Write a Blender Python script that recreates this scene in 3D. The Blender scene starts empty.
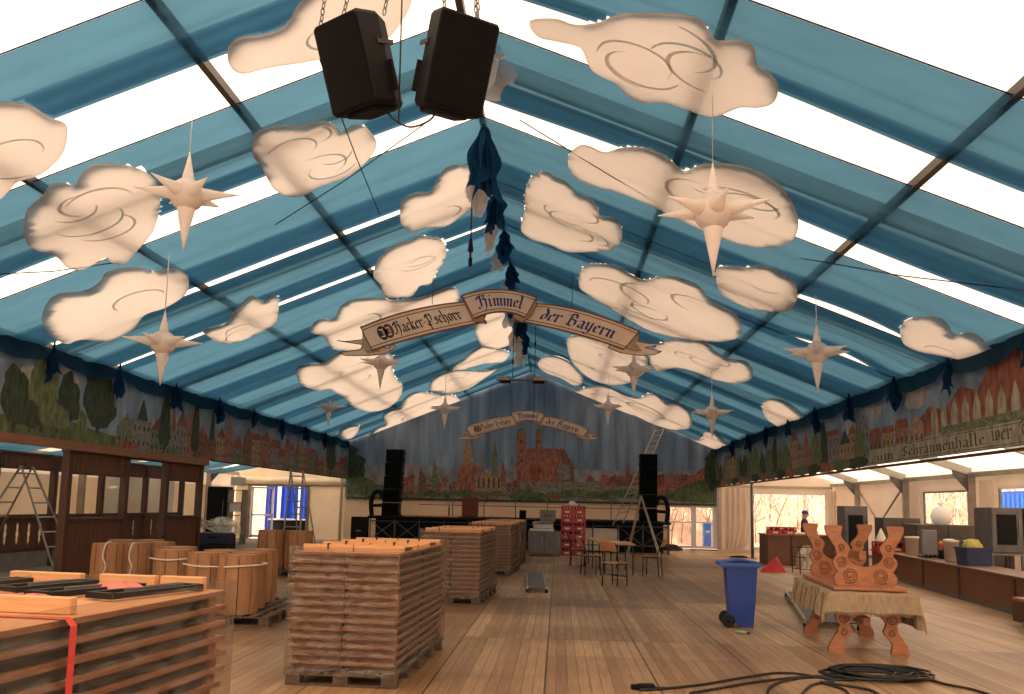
import bpy, bmesh, math, random
from mathutils import Vector, Matrix, geometry
random.seed(7)
R = math.radians
PI = math.pi
SC = bpy.context.scene
COL = SC.collection

# ------------------------------------------------------------------ camera
F, PX, PY, HC = 880.0, 512.0, 400.0, 1.7
Yc = Vector((558.0-PX, PY-507.0, -F)).normalized()
Zc = Vector((1, -.022, 0)).cross(Yc).normalized()
if Zc.y < 0: Zc = -Zc
Xc = Yc.cross(Zc)
CM = Matrix((Xc, Yc, Zc))            # world = CM @ cam
CP = Vector((0, 0, HC))
cam_d = bpy.data.cameras.new('camera')
cam = bpy.data.objects.new('camera', cam_d); COL.objects.link(cam)
cam.matrix_world = Matrix.Translation(CP) @ CM.to_4x4()
cam_d.sensor_width = 36; cam_d.lens = 36*F/1024; cam_d.shift_y = 53/1024.0
cam_d.clip_end = 400
SC.camera = cam

def ray(x, y): return CM @ Vector((x-PX, PY-y, -F))
def onY(x, y, Y): d = ray(x, y); return CP + d*(Y/d.y)
def onX(x, y, X): d = ray(x, y); return CP + d*(X/d.x)
def onZ(x, y, Z): d = ray(x, y); return CP + d*((Z-HC)/d.z)
def onP(x, y, n, c): d = ray(x, y); n = Vector(n); return CP + d*((c-n.dot(CP))/n.dot(d))

# ------------------------------------------------------------------ materials
def lin(c):
    return tuple((v/255/12.92 if v/255 <= .04045 else ((v/255+.055)/1.055)**2.4) for v in c) + (1,)
MATS = {}
def mat(name, rgb, rgb2=None, rough=.6, scale=4, stretch=(1,1,1), bump=0, metal=0, detail=4, trans=0, contrast=.25, spec=.5):
    if name in MATS: return MATS[name]
    m = bpy.data.materials.new(name); m.use_nodes = True
    nt = m.node_tree; N = nt.nodes; L = nt.links
    b = N['Principled BSDF']; out = N['Material Output']
    if rgb2 is None: rgb2 = tuple(v*.82 for v in rgb)
    tc = N.new('ShaderNodeTexCoord'); mp = N.new('ShaderNodeMapping'); mp.inputs['Scale'].default_value = stretch
    nz = N.new('ShaderNodeTexNoise'); nz.inputs['Scale'].default_value = scale; nz.inputs['Detail'].default_value = detail
    cr = N.new('ShaderNodeValToRGB')
    cr.color_ramp.elements[0].position = .5-contrast; cr.color_ramp.elements[1].position = .5+contrast
    cr.color_ramp.elements[0].color = lin(rgb2); cr.color_ramp.elements[1].color = lin(rgb)
    L.new(tc.outputs['Object'], mp.inputs[0]); L.new(mp.outputs[0], nz.inputs['Vector']); L.new(nz.outputs['Fac'], cr.inputs[0])
    L.new(cr.outputs[0], b.inputs['Base Color'])
    b.inputs['Roughness'].default_value = rough; b.inputs['Metallic'].default_value = metal
    b.inputs['Specular IOR Level'].default_value = spec
    if bump:
        bp = N.new('ShaderNodeBump'); bp.inputs['Strength'].default_value = bump; bp.inputs['Distance'].default_value = .02
        L.new(nz.outputs['Fac'], bp.inputs['Height']); L.new(bp.outputs[0], b.inputs['Normal'])
    if trans:
        t = N.new('ShaderNodeBsdfTranslucent'); L.new(cr.outputs[0], t.inputs[0])
        mx = N.new('ShaderNodeMixShader'); mx.inputs[0].default_value = trans
        L.new(b.outputs[0], mx.inputs[1]); L.new(t.outputs[0], mx.inputs[2]); L.new(mx.outputs[0], out.inputs[0])
    MATS[name] = m; return m

def sheer(name, tint, fab, clear, spread=.12, scale=1.2, stretch=(1,1,1)):
    """sheer cloth: part of the light passes straight through between the threads, the rest is scattered"""
    m = bpy.data.materials.new(name); m.use_nodes = True
    nt = m.node_tree; N = nt.nodes; L = nt.links
    N.remove(N['Principled BSDF']); out = N['Material Output']
    tr = N.new('ShaderNodeBsdfTransparent'); tr.inputs[0].default_value = lin(tint)
    tl = N.new('ShaderNodeBsdfTranslucent'); df = N.new('ShaderNodeBsdfDiffuse')
    tc = N.new('ShaderNodeTexCoord'); mp = N.new('ShaderNodeMapping'); mp.inputs['Scale'].default_value = stretch
    nz = N.new('ShaderNodeTexNoise'); nz.inputs['Scale'].default_value = scale; nz.inputs['Detail'].default_value = 5
    cr = N.new('ShaderNodeValToRGB'); cr.color_ramp.elements[0].position = .3; cr.color_ramp.elements[1].position = .7
    cr.color_ramp.elements[0].color = lin(tuple(v*(1-spread) for v in fab)); cr.color_ramp.elements[1].color = lin(fab)
    L.new(tc.outputs['Object'], mp.inputs[0]); L.new(mp.outputs[0], nz.inputs['Vector']); L.new(nz.outputs['Fac'], cr.inputs[0])
    L.new(cr.outputs[0], tl.inputs[0]); L.new(cr.outputs[0], df.inputs[0])
    m1 = N.new('ShaderNodeMixShader'); m1.inputs[0].default_value = .35
    L.new(tl.outputs[0], m1.inputs[1]); L.new(df.outputs[0], m1.inputs[2])
    lw = N.new('ShaderNodeLayerWeight'); lw.inputs[0].default_value = .3
    mr = N.new('ShaderNodeMapRange'); mr.inputs[1].default_value = 0; mr.inputs[2].default_value = 1
    mr.inputs[3].default_value = 1-clear; mr.inputs[4].default_value = 1.0
    L.new(lw.outputs['Facing'], mr.inputs[0])
    m2 = N.new('ShaderNodeMixShader'); L.new(mr.outputs[0], m2.inputs[0])
    L.new(tr.outputs[0], m2.inputs[1]); L.new(m1.outputs[0], m2.inputs[2]); L.new(m2.outputs[0], out.inputs[0])
    MATS[name] = m; return m

def clearfilm(name, tint, clear, rough=.2, scale=6, stretch=(1,1,1), haze=(210,200,190)):
    m = bpy.data.materials.new(name); m.use_nodes = True
    nt = m.node_tree; N = nt.nodes; L = nt.links
    b = N['Principled BSDF']; out = N['Material Output']
    b.inputs['Base Color'].default_value = lin(haze); b.inputs['Roughness'].default_value = rough
    tr = N.new('ShaderNodeBsdfTransparent'); tr.inputs[0].default_value = lin(tint)
    tc = N.new('ShaderNodeTexCoord'); mp = N.new('ShaderNodeMapping'); mp.inputs['Scale'].default_value = stretch
    nz = N.new('ShaderNodeTexNoise'); nz.inputs['Scale'].default_value = scale; nz.inputs['Detail'].default_value = 6; nz.inputs['Distortion'].default_value = 1.0
    mr = N.new('ShaderNodeMapRange'); mr.inputs[1].default_value = .35; mr.inputs[2].default_value = .75
    mr.inputs[3].default_value = (1-clear)*.3; mr.inputs[4].default_value = min(1, (1-clear)*2.0)
    L.new(tc.outputs['Object'], mp.inputs[0]); L.new(mp.outputs[0], nz.inputs['Vector']); L.new(nz.outputs['Fac'], mr.inputs[0])
    bp = N.new('ShaderNodeBump'); bp.inputs['Strength'].default_value = .6; bp.inputs['Distance'].default_value = .02
    L.new(nz.outputs['Fac'], bp.inputs['Height']); L.new(bp.outputs[0], b.inputs['Normal'])
    mx = N.new('ShaderNodeMixShader'); L.new(mr.outputs[0], mx.inputs[0])
    L.new(tr.outputs[0], mx.inputs[1]); L.new(b.outputs[0], mx.inputs[2]); L.new(mx.outputs[0], out.inputs[0])
    MATS[name] = m; return m

def floor_mat():
    m = bpy.data.materials.new('floor boards'); m.use_nodes = True
    nt = m.node_tree; N = nt.nodes; L = nt.links; b = N['Principled BSDF']
    tc = N.new('ShaderNodeTexCoord'); sx = N.new('ShaderNodeSeparateXYZ'); cx = N.new('ShaderNodeCombineXYZ')
    ax = N.new('ShaderNodeMath'); ax.operation = 'ADD'; ax.inputs[1].default_value = 110.1
    ay = N.new('ShaderNodeMath'); ay.operation = 'ADD'; ay.inputs[1].default_value = 98.3
    L.new(tc.outputs['Object'], sx.inputs[0]); L.new(sx.outputs[0], ax.inputs[0]); L.new(sx.outputs[1], ay.inputs[0])
    L.new(ay.outputs[0], cx.inputs[0]); L.new(ax.outputs[0], cx.inputs[1])
    def brick(w, h, mortar, c1, c2, cm, off=0):
        k = N.new('ShaderNodeTexBrick'); k.offset = off; k.inputs['Scale'].default_value = 1
        k.inputs['Brick Width'].default_value = w; k.inputs['Row Height'].default_value = h
        k.inputs['Mortar Size'].default_value = mortar; k.inputs['Mortar Smooth'].default_value = .2
        k.inputs['Color1'].default_value = lin(c1); k.inputs['Color2'].default_value = lin(c2); k.inputs['Mortar'].default_value = lin(cm)
        L.new(cx.outputs[0], k.inputs['Vector']); return k
    panel = brick(5.0, 1.1, .011, (255,242,224), (206,190,176), (140,118,102))
    panel2 = brick(2.5, 2.2, .0, (255,250,245), (205,192,178), (120,95,75), .5)
    plank = brick(5.0, .11, .003, (255,255,255), (212,200,190), (120,98,80))
    def mul(a, c):
        x = N.new('ShaderNodeMix'); x.data_type = 'RGBA'; x.blend_type = 'MULTIPLY'; x.inputs[0].default_value = 1
        L.new(a, x.inputs[6]); L.new(c, x.inputs[7]); return x.outputs[2]
    mp = N.new('ShaderNodeMapping'); mp.inputs['Scale'].default_value = (14, .7, 1)
    nz = N.new('ShaderNodeTexNoise'); nz.inputs['Scale'].default_value = 2.2; nz.inputs['Detail'].default_value = 6
    cr = N.new('ShaderNodeValToRGB'); cr.color_ramp.elements[0].position = .25; cr.color_ramp.elements[1].position = .7
    cr.color_ramp.elements[0].color = lin((202,184,158)); cr.color_ramp.elements[1].color = lin((240,223,194))
    L.new(tc.outputs['Object'], mp.inputs[0]); L.new(mp.outputs[0], nz.inputs['Vector']); L.new(nz.outputs['Fac'], cr.inputs[0])
    n2 = N.new('ShaderNodeTexNoise'); n2.inputs['Scale'].default_value = .35; n2.inputs['Detail'].default_value = 5
    c2 = N.new('ShaderNodeValToRGB'); c2.color_ramp.elements[0].position = .35; c2.color_ramp.elements[1].position = .65
    c2.color_ramp.elements[0].color = lin((205,195,188)); c2.color_ramp.elements[1].color = lin((255,250,245))
    L.new(tc.outputs['Object'], n2.inputs['Vector']); L.new(n2.outputs['Fac'], c2.inputs[0])
    o = mul(mul(mul(cr.outputs[0], panel.outputs[0]), plank.outputs[0]), mul(panel2.outputs[0], c2.outputs[0]))
    L.new(o, b.inputs['Base Color'])
    b.inputs['Roughness'].default_value = .42; b.inputs['Specular IOR Level'].default_value = .5
    bp = N.new('ShaderNodeBump'); bp.inputs['Strength'].default_value = .3; bp.inputs['Distance'].default_value = .01
    L.new(plank.outputs['Fac'], bp.inputs['Height']); bp.invert = True; L.new(bp.outputs[0], b.inputs['Normal'])
    return m

PVC   = mat('white roof tarpaulin', (240,222,202), (228,208,186), rough=.6, trans=.60, scale=.8)
PVCR  = mat('white side tarpaulin', (232,222,208), (220,208,192), rough=.6, trans=.45, scale=.8)
CREAM = mat('cream side tarpaulin', (220,204,182), (206,188,164), rough=.7, trans=.3, scale=.6)
CREAMW = mat('white cabin tarpaulin', (236,226,206), (222,208,184), rough=.65, trans=.35, scale=1.5, bump=.5)
BLUE  = sheer('blue sheer voile', (90,136,164), (68,112,142), .52, stretch=(.6,3,3))
BLUE2 = sheer('blue voile fold', (172,200,216), (92,134,162), .78, stretch=(.6,3,3))
BLUED = sheer('gathered blue voile', (62,104,140), (38,80,122), .15, stretch=(3,3,.5))
WHITEV = sheer('white sheer voile', (225,225,230), (230,226,224), .25, stretch=(3,3,.5))
CLOUDM = mat('cloud cloth', (196,188,184), (186,178,174), rough=.8, scale=1.0, trans=.72, detail=6)
SWIRL = mat('painted cloud swirl', (206,200,196), (196,192,190), rough=.8, trans=.7)
SWIRL2 = mat('painted cloud swirl blue', (190,200,208), (180,192,202), rough=.8, trans=.7)
ALU   = mat('aluminium', (176,168,156), (150,143,132), rough=.45, metal=.7, scale=3)
PURL  = mat('grey roof purlin', (92,86,82), (74,70,68), rough=.5, metal=.4)
STARM = mat('pale plastic star', (252,246,242), (246,238,232), rough=.45, trans=.5, scale=2)
BLACK = mat('black plastic', (15,15,16), (11,11,12), rough=.65, spec=.2)
BLACKG = mat('black speaker grille', (13,13,14), (9,9,10), rough=.8, spec=.1, scale=220, detail=0)
STEEL = mat('stainless steel', (150,146,140), (120,117,112), rough=.35, metal=.7, scale=2)
STEELD = mat('dull grey steel', (110,108,106), (88,86,85), rough=.45, metal=.5)
BLKST = mat('black tube steel', (38,40,40), (26,28,28), rough=.4, metal=.3)
WOODT = mat('orange pine board', (208,152,104), (182,128,84), rough=.5, scale=3, stretch=(12,1,12), contrast=.3)
WOODP = mat('fresh pine batten', (220,166,114), (198,142,94), rough=.6, scale=4, stretch=(1,12,12))
WOODS = mat('brown board edge', (158,108,78), (118,76,54), rough=.6, scale=3, stretch=(6,2,20))
WOODB = mat('barrel stave wood', (178,128,86), (138,94,60), rough=.6, scale=2.2, stretch=(6,6,1), contrast=.3, bump=.2)
WOODE = mat('barrel lid wood', (200,150,104), (166,116,76), rough=.6, scale=3, stretch=(1,8,1))
PALL  = mat('grey pallet wood', (104,84,66), (70,54,44), rough=.8, scale=4, stretch=(3,3,8))
DARKW = mat('dark stained timber', (92,56,38), (62,36,26), rough=.55, scale=2, stretch=(8,8,1), contrast=.3)
DARKP = mat('dark stained panel boards', (118,72,48), (74,44,30), rough=.55, scale=2.2, stretch=(9,9,.8), contrast=.28)
BROWNB = mat('brown fascia board', (150,104,78), (124,84,62), rough=.6, scale=2, stretch=(6,1,6))
CARV  = mat('carved varnished pine', (186,122,78), (152,94,60), rough=.4, scale=4, stretch=(2,2,6))
CARVD = mat('carved groove', (122,76,48), (100,60,38), rough=.6)
CTRB  = mat('brown counter panel', (120,74,46), (98,58,36), rough=.5, scale=1.5)
CLOTH = mat('beige woven cloth', (176,152,122), (142,118,92), rough=.9, scale=8, stretch=(8,1,1), contrast=.2)
BINB  = mat('blue bin plastic', (24,66,150), (18,54,128), rough=.4, scale=1)
BINL  = mat('blue bin lid', (30,82,176), (26,72,158), rough=.35, scale=1)
RUBB  = mat('black rubber', (24,24,24), rough=.8)
REDC  = mat('red crate plastic', (190,44,50), (158,32,40), rough=.45)
REDS  = mat('red fabric strap', (206,70,60), (186,56,50), rough=.7, stretch=(1,1,20))
PINKF = mat('pink folded fabric', (222,128,112), (198,98,90), rough=.8)
CABLEM = mat('black cable rubber', (28,26,26), rough=.5)
FLOORM = floor_mat()
FLOORG = mat('grey side floor', (128,118,106), (104,96,88), rough=.8, scale=1.2)
GROUND = mat('dry ground outside', (232,196,164), (190,150,120), rough=.9, scale=.6)
BRANCH = mat('dry branches', (255,236,214), (226,190,160), rough=.9, scale=3)
BRANCHD = mat('dark twigs', (150,104,80), (112,76,60), rough=.9, scale=3)
WHITEP = mat('white painted frame', (222,222,226), (206,206,212), rough=.4)
WHITEC = mat('white plastic tub', (226,216,198), (206,194,176), rough=.5)
GLASS = clearfilm('clear window film', (245,245,245), .93, rough=.1, scale=2, haze=(235,230,225))
WRAP  = clearfilm('stretch wrap film', (228,222,214), .90, rough=.25, scale=5, stretch=(1,1,3.5), haze=(214,200,186))
WRAPH = clearfilm('hazy stretch wrap film', (226,218,208), .81, rough=.25, scale=9, stretch=(1,1,3.0), haze=(186,172,158))
FILM  = clearfilm('clear plastic sheet', (225,232,236), .62, rough=.15, scale=4, haze=(120,134,142))
PLASTW = clearfilm('milky plastic sheet', (235,225,210), .25, rough=.35, scale=4, haze=(220,205,184))
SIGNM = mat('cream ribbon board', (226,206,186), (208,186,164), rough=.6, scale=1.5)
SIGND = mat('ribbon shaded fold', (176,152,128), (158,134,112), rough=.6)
SIGNL = mat('brown sign outline', (128,76,46), rough=.6)
INKB  = mat('dark blue lettering', (32,54,124), rough=.6)
INKK  = mat('black lettering', (32,30,34), rough=.6)
INKR  = mat('dark red seal', (110,40,36), rough=.6)
BLUET = mat('blue tarpaulin outside', (20,66,180), (12,42,140), rough=.5, scale=1.5, stretch=(8,8,.5), trans=.3)

# ------------------------------------------------------------------ mesh builder
class MB:
    def __init__(s): s.v = []; s.f = []; s.mi = []; s.mats = []; s.sm = []
    def m(s, mat_):
        if mat_ not in s.mats: s.mats.append(mat_)
        return s.mats.index(mat_)
    def add(s, vs, fs, mt, smooth=False, M=None):
        o = len(s.v); k = s.m(mt)
        for p in vs:
            p = Vector(p)
            s.v.append(M @ p if M is not None else p)
        for f in fs: s.f.append([i+o for i in f]); s.mi.append(k); s.sm.append(smooth)
        return s
    def box(s, c, d, mt, M=None, rz=0, b=0):
        x, y, z = d[0]/2, d[1]/2, d[2]/2
        T = Matrix.Translation(Vector(c)) @ Matrix.Rotation(rz, 4, 'Z')
        if M is not None: T = M @ T
        if b <= 0:
            vs = [(i*x, j*y, k*z) for i in (-1,1) for j in (-1,1) for k in (-1,1)]
            fs = [(0,1,3,2),(4,6,7,5),(0,4,5,1),(2,3,7,6),(0,2,6,4),(1,5,7,3)]
            return s.add(vs, fs, mt, False, T)
        # chamfered in plan and at top and bottom
        b = min(b, x*.9, y*.9, z*.9)
        def ring(ix, iy, zz):
            return [(-ix+b,-iy,zz),(ix-b,-iy,zz),(ix,-iy+b,zz),(ix,iy-b,zz),(ix-b,iy,zz),(-ix+b,iy,zz),(-ix,iy-b,zz),(-ix,-iy+b,zz)]
        vs = ring(x-b*.6, y-b*.6, -z) + ring(x, y, -z+b*.6) + ring(x, y, z-b*.6) + ring(x-b*.6, y-b*.6, z)
        fs = [tuple(range(7,-1,-1)), tuple(range(24,32))]
        for r in range(3):
            for i in range(8): fs.append((r*8+i, r*8+(i+1)%8, r*8+8+(i+1)%8, r*8+8+i))
        return s.add(vs, fs, mt, False, T)
    def tube(s, pts, r, mt, n=6, cap=True, M=None, smooth=True):
        pts = [Vector(p) for p in pts]; vs = []; fs = []
        rs = r if isinstance(r, (list, tuple)) else [r]*len(pts)
        up = Vector((0,0,1)); prev = None
        for i, p in enumerate(pts):
            t = (pts[min(i+1, len(pts)-1)] - pts[max(i-1, 0)])
            if t.length < 1e-9: t = Vector((0,0,1))
            t.normalize()
            if prev is None:
                a = t.cross(up)
                if a.length < 1e-3: a = t.cross(Vector((1,0,0)))
            else:
                a = prev - t*prev.dot(t)
                if a.length < 1e-6: a = t.cross(Vector((1,.1,0)))
            a.normalize(); prev = a; b = t.cross(a)
            for k in range(n):
                an = 2*PI*k/n; vs.append(p + (a*math.cos(an)+b*math.sin(an))*rs[i])
        for i in range(len(pts)-1):
            for k in range(n): fs.append((i*n+k, i*n+(k+1)%n, (i+1)*n+(k+1)%n, (i+1)*n+k))
        if cap:
            fs.append(tuple(range(n-1,-1,-1))); e = (len(pts)-1)*n; fs.append(tuple(range(e, e+n)))
        return s.add(vs, fs, mt, smooth, M)
    def lathe(s, prof, mt, n=20, M=None, smooth=True, c=(0,0,0), sq=(1,1)):
        vs = []; fs = []
        for (r, z) in prof:
            for k in range(n):
                a = 2*PI*k/n; vs.append((c[0]+r*math.cos(a)*sq[0], c[1]+r*math.sin(a)*sq[1], c[2]+z))
        for i in range(len(prof)-1):
            for k in range(n): fs.append((i*n+k, i*n+(k+1)%n, (i+1)*n+(k+1)%n, (i+1)*n+k))
        if prof[0][0] > 1e-6: fs.append(tuple(range(n-1,-1,-1)))
        if prof[-1][0] > 1e-6: e = (len(prof)-1)*n; fs.append(tuple(range(e, e+n)))
        return s.add(vs, fs, mt, smooth, M)
    def poly(s, pts, mt, M=None): return s.add(pts, [tuple(range(len(pts)))], mt, False, M)
    def prism(s, pts, n, mt, mt2=None):
        """polygon (3-D points) pushed along vector n"""
        k = len(pts); n = Vector(n); P = [Vector(p) for p in pts]
        vs = P + [p+n for p in P]
        s.add(vs, [tuple(range(k)), tuple(range(2*k-1, k-1, -1))], mt)
        s.add(vs, [(i, k+i, k+(i+1)%k, (i+1)%k) for i in range(k)], mt2 or mt)
        return s
    def grid(s, fn, nu, nv, mt, smooth=True):
        vs = [fn(i/nu, j/nv) for i in range(nu+1) for j in range(nv+1)]
        fs = [(i*(nv+1)+j, (i+1)*(nv+1)+j, (i+1)*(nv+1)+j+1, i*(nv+1)+j+1) for i in range(nu) for j in range(nv)]
        return s.add(vs, fs, mt, smooth)
    def build(s, name, parent=None, loc=None, rz=0, smooth=None):
        me = bpy.data.meshes.new(name)
        me.from_pydata([tuple(p) for p in s.v], [], s.f)
        for mt in s.mats: me.materials.append(mt)
        me.polygons.foreach_set('material_index', s.mi)
        me.polygons.foreach_set('use_smooth', s.sm)
        me.update()
        o = bpy.data.objects.new(name, me); COL.objects.link(o)
        if parent is not None: o.parent = parent
        if loc is not None: o.location = loc
        o.rotation_euler.z = rz
        return o

def tag(o, label=None, cat=None, group=None, kind=None):
    if label: o['label'] = label
    if cat: o['category'] = cat
    if group: o['group'] = group
    if kind: o['kind'] = kind
    return o
def struct(o): o['kind'] = 'structure'; return o
def empty(name, loc, rz=0, label=None, cat=None, group=None):
    o = bpy.data.objects.new(name, None); COL.objects.link(o); o.location = loc; o.rotation_euler.z = rz
    o.empty_display_size = .1
    return tag(o, label, cat, group)
def copy_tree(o, parent=None):
    c = o.copy(); COL.objects.link(c)
    if parent is not None: c.parent = parent
    for ch in list(o.children): copy_tree(ch, c)
    return c
def local(o, loc):
    """move a mesh built in world coordinates so that its origin sits at loc"""
    loc = Vector(loc)
    o.data.transform(Matrix.Translation(-loc)); o.location = loc
    return o
def base(o):
    """origin to the middle of the mesh's foot"""
    vs = o.data.vertices
    xs = [v.co.x for v in vs]; ys = [v.co.y for v in vs]; zs = [v.co.z for v in vs]
    return local(o, ((min(xs)+max(xs))/2, (min(ys)+max(ys))/2, min(zs)))
def spline(pts, per=6, closed=True):
    n = len(pts); out = []
    rng = range(n) if closed else range(n-1)
    for i in rng:
        if closed: p0, p1, p2, p3 = pts[(i-1)%n], pts[i], pts[(i+1)%n], pts[(i+2)%n]
        else: p0, p1, p2, p3 = pts[max(i-1,0)], pts[i], pts[i+1], pts[min(i+2,n-1)]
        for k in range(per):
            t = k/per; t2 = t*t; t3 = t2*t
            out.append(tuple(.5*((2*b) + (-a+c)*t + (2*a-5*b+4*c-d)*t2 + (-a+3*b-3*c+d)*t3) for a, b, c, d in zip(p0, p1, p2, p3)))
    if not closed: out.append(tuple(pts[-1]))
    return out
# ================================================================== the tent
XL, XR, XM, ZE, TS = -9.6, 7.0, -1.3, 4.44, .40
ZR = ZE + TS*(XM-XL)
XLO, XRO, ZO = -14.6, 12.0, 2.84           # outer walls of the aisles
YB, YF = 39.5, -4.0
def zroof(x): return ZE + TS*(x-XL) if x < XM else ZE + TS*(XR-x)
NL = ((-TS, 0, 1), ZE - TS*XL); NR = ((TS, 0, 1), ZE + TS*XR)
FRAMES = [1.6, 6.6, 11.55, 16.5, 21.45, 26.4, 31.3, 36.25]
up = .28

m = MB(); m.grid(lambda u, v: (XL-.2+u*(XRO+.6-XL+.2), YF+v*(YB-YF), 0), 1, 1, FLOORM, False)
struct(m.build('floor'))
m = MB(); m.grid(lambda u, v: (XLO-.4+u*(XL-.2-XLO+.4), YF+v*(YB-YF), 0), 1, 1, FLOORG, False)
struct(m.build('floor'))
# roof membrane, nave and both aisles, each bay sagging a little between the frames
m = MB()
def roofsag(y):
    for a, b in zip([YF]+FRAMES, FRAMES+[YB]):
        if a <= y <= b: u = (y-a)/(b-a); return .10*4*u*(1-u)
    return 0
for (xa, xb, za, zb) in ((XL, XM, ZE, ZR), (XM, XR, ZR, ZE), (XLO, XL, ZO, ZE), (XR, XRO, ZE, ZO)):
    m.grid(lambda u, v: (xa+(xb-xa)*u, YF+v*(YB-YF), za+(zb-za)*u+up-roofsag(YF+v*(YB-YF))*.6), 6, 70, PVC)
struct(m.build('ceiling'))
# rafters, purlins, posts (the frame of the hall)
k = 0
def trim(mb):
    global k
    k += 1; return struct(mb.build('trim_%d' % k))
for y in FRAMES:
    m = MB()
    for (xa, xb, za, zb) in ((XL, XM, ZE, ZR), (XM, XR, ZR, ZE), (XLO, XL, ZO, ZE), (XR, XRO, ZE, ZO)):
        d = Vector((xb-xa, 0, zb-za)); n = Vector((-d.z, 0, d.x)).normalized()
        p = Vector((xa, y-.06, za+up-.14)); q = Vector((xb, y-.06, zb+up-.14))
        m.prism([p-n*.12, q-n*.12, q+n*.10, p+n*.10], (0, .12, 0), ALU)
    # aisle posts with knee plates
    for sx, x in ((1, XRO), (-1, XLO)):
        m.box((x, y, (ZO+.1)/2), (.2, .13, ZO+.1), ALU)
        m.prism([(x-sx*.1, y-.03, ZO-.42), (x-sx*.1, y-.03, ZO+.12), (x-sx*.55, y-.03, ZO+.28), (x-sx*.5, y-.03, ZO+.05)], (0, .06, 0), STEELD)
    trim(m)
for x in (-6.72, -4.15, XM, 1.62, 4.2):
    m = MB(); m.box((x, (YF+YB)/2, zroof(x)+.06), (.09, YB-YF, .11), PURL); trim(m)
for x, z in ((XL, ZE+.02), (XR, ZE+.02), (XLO+.02, ZO+.05), (XRO-.02, ZO+.05), (9.6, 3.74), (-12.1, 3.7)):
    m = MB(); m.box((x, (YF+YB)/2, z), (.14, YB-YF, .13), ALU); trim(m)
# side walls
def wallquad(m, X, y0, y1, z0, z1, mt, t=.03, nu=8):
    m.box((X, (y0+y1)/2, (z0+z1)/2), (t, y1-y0, z1-z0), mt)
m = MB()
wallquad(m, XLO-.1, YF, YB, 0, 2.30, CREAM); wallquad(m, XLO-.1, YF, YB, 2.30, 3.15, PVCR)
struct(m.build('wall_left'))
m = MB(); xr = XRO+.12
wallquad(m, xr, YF, 13, 0, 3.1, PVCR); wallquad(m, xr, 31.3, YB, 0, 3.1, PVCR)
wins = [(26.75, 30.05, 1.38, 2.46), (21.9, 25.0, 1.2, 2.5), (16.9, 20.9, 1.2, 2.5)]
ys = 13
for (a, b, z0, z1) in sorted(wins):
    wallquad(m, xr, ys, a, 0, 3.1, PVCR); wallquad(m, xr, a, b, 0, z0, PVCR); wallquad(m, xr, a, b, z1, 3.1, PVCR); ys = b
wallquad(m, xr, ys, 31.3, 0, 3.1, PVCR)
struct(m.build('wall_right'))
for i, (a, b, z0, z1) in enumerate(wins):
    m = MB(); fw = .05
    for z in (z0+fw/2, z1-fw/2): m.box((xr, (a+b)/2, z), (.06, b-a, fw), STEELD if i == 0 else WHITEP)
    for y in (a+fw/2, b-fw/2): m.box((xr, y, (z0+z1)/2), (.06, fw, z1-z0), STEELD)
    w = struct(m.build('window_%d' % (i+1)))
    p = MB(); p.box((xr, (a+b)/2, (z0+z1)/2), (.006, b-a-.1, z1-z0-.1), GLASS); p.build('pane', w)
m = MB(); m.box((-11.0, YF, 2.2), (7.8, .05, 4.4), PVCR); m.box((8.6, YF, 2.2), (7.4, .05, 4.4), PVCR); m.box((-1.3, YF, 6.0), (27.2, .05, 3.4), PVCR)  # unseen end wall, its wide gap added to let more daylight in
for x in (-7.1, 4.9): m.box((x, YF, 2.15), (.2, .2, 4.3), ALU)
struct(m.build('wall_front'))
# front gable is cut by the roof; back gable:
m = MB(); yb = YB+.05
def gab(x0, x1, z0, mt):
    def top(x):
        if x < XL: return ZO+(ZE-ZO)*(x-XLO)/(XL-XLO)+up
        if x > XR: return ZO+(ZE-ZO)*(XRO-x)/(XRO-XR)+up
        return zroof(x)+up
    xs = [x0]+[x for x in (XL, XM, XR) if x0 < x < x1]+[x1]
    m.prism([(x0, yb, z0), (x1, yb, z0)]+[(x, yb, top(x)) for x in reversed(xs)], (0, .03, 0), mt)
gab(XL, XR, 1.86, CREAM)
def bq(x0, x1, z0, z1, mt): m.box(((x0+x1)/2, yb+.015, (z0+z1)/2), (x1-x0, .03, z1-z0), mt)
bq(XL, 4.86, 0, 1.86, CREAM)
# right aisle back: opening 8.45..11.8
gab(XR, XRO+.12, 2.5, PVCR); bq(XR, 8.45, 0, 2.5, PVCR); bq(11.8, XRO+.12, 0, 2.5, PVCR); bq(8.45, 11.8, 0, .1, PVCR)
# left aisle back: door opening -14.0..-11.2
gab(XLO-.12, XL, 2.42, CREAMW); bq(XLO-.12, -14.05, 0, 2.42, CREAMW); bq(-11.2, XL, 0, 2.42, CREAMW)
struct(m.build('wall_back'))
# valance with soft folds over the left door wall
m = MB()
for z0, z1, off in ((2.44, 2.78, .12),):
    m.grid(lambda u, v: (XLO+.1+u*(XL-XLO-.1), yb-.05-off*math.sin(PI*v)*(1+.3*math.sin(u*23)), z0+(z1-z0)*v+.02*math.sin(u*17)), 60, 8, CREAMW)
m.box(((XLO+XL)/2, yb-.06, 2.42), (XL-XLO, .08, .05), STEELD)
trim(m)
m = MB(); m.box((9.5, yb-.05, 2.78), (5, .1, .1), ALU)
trim(m)
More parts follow.
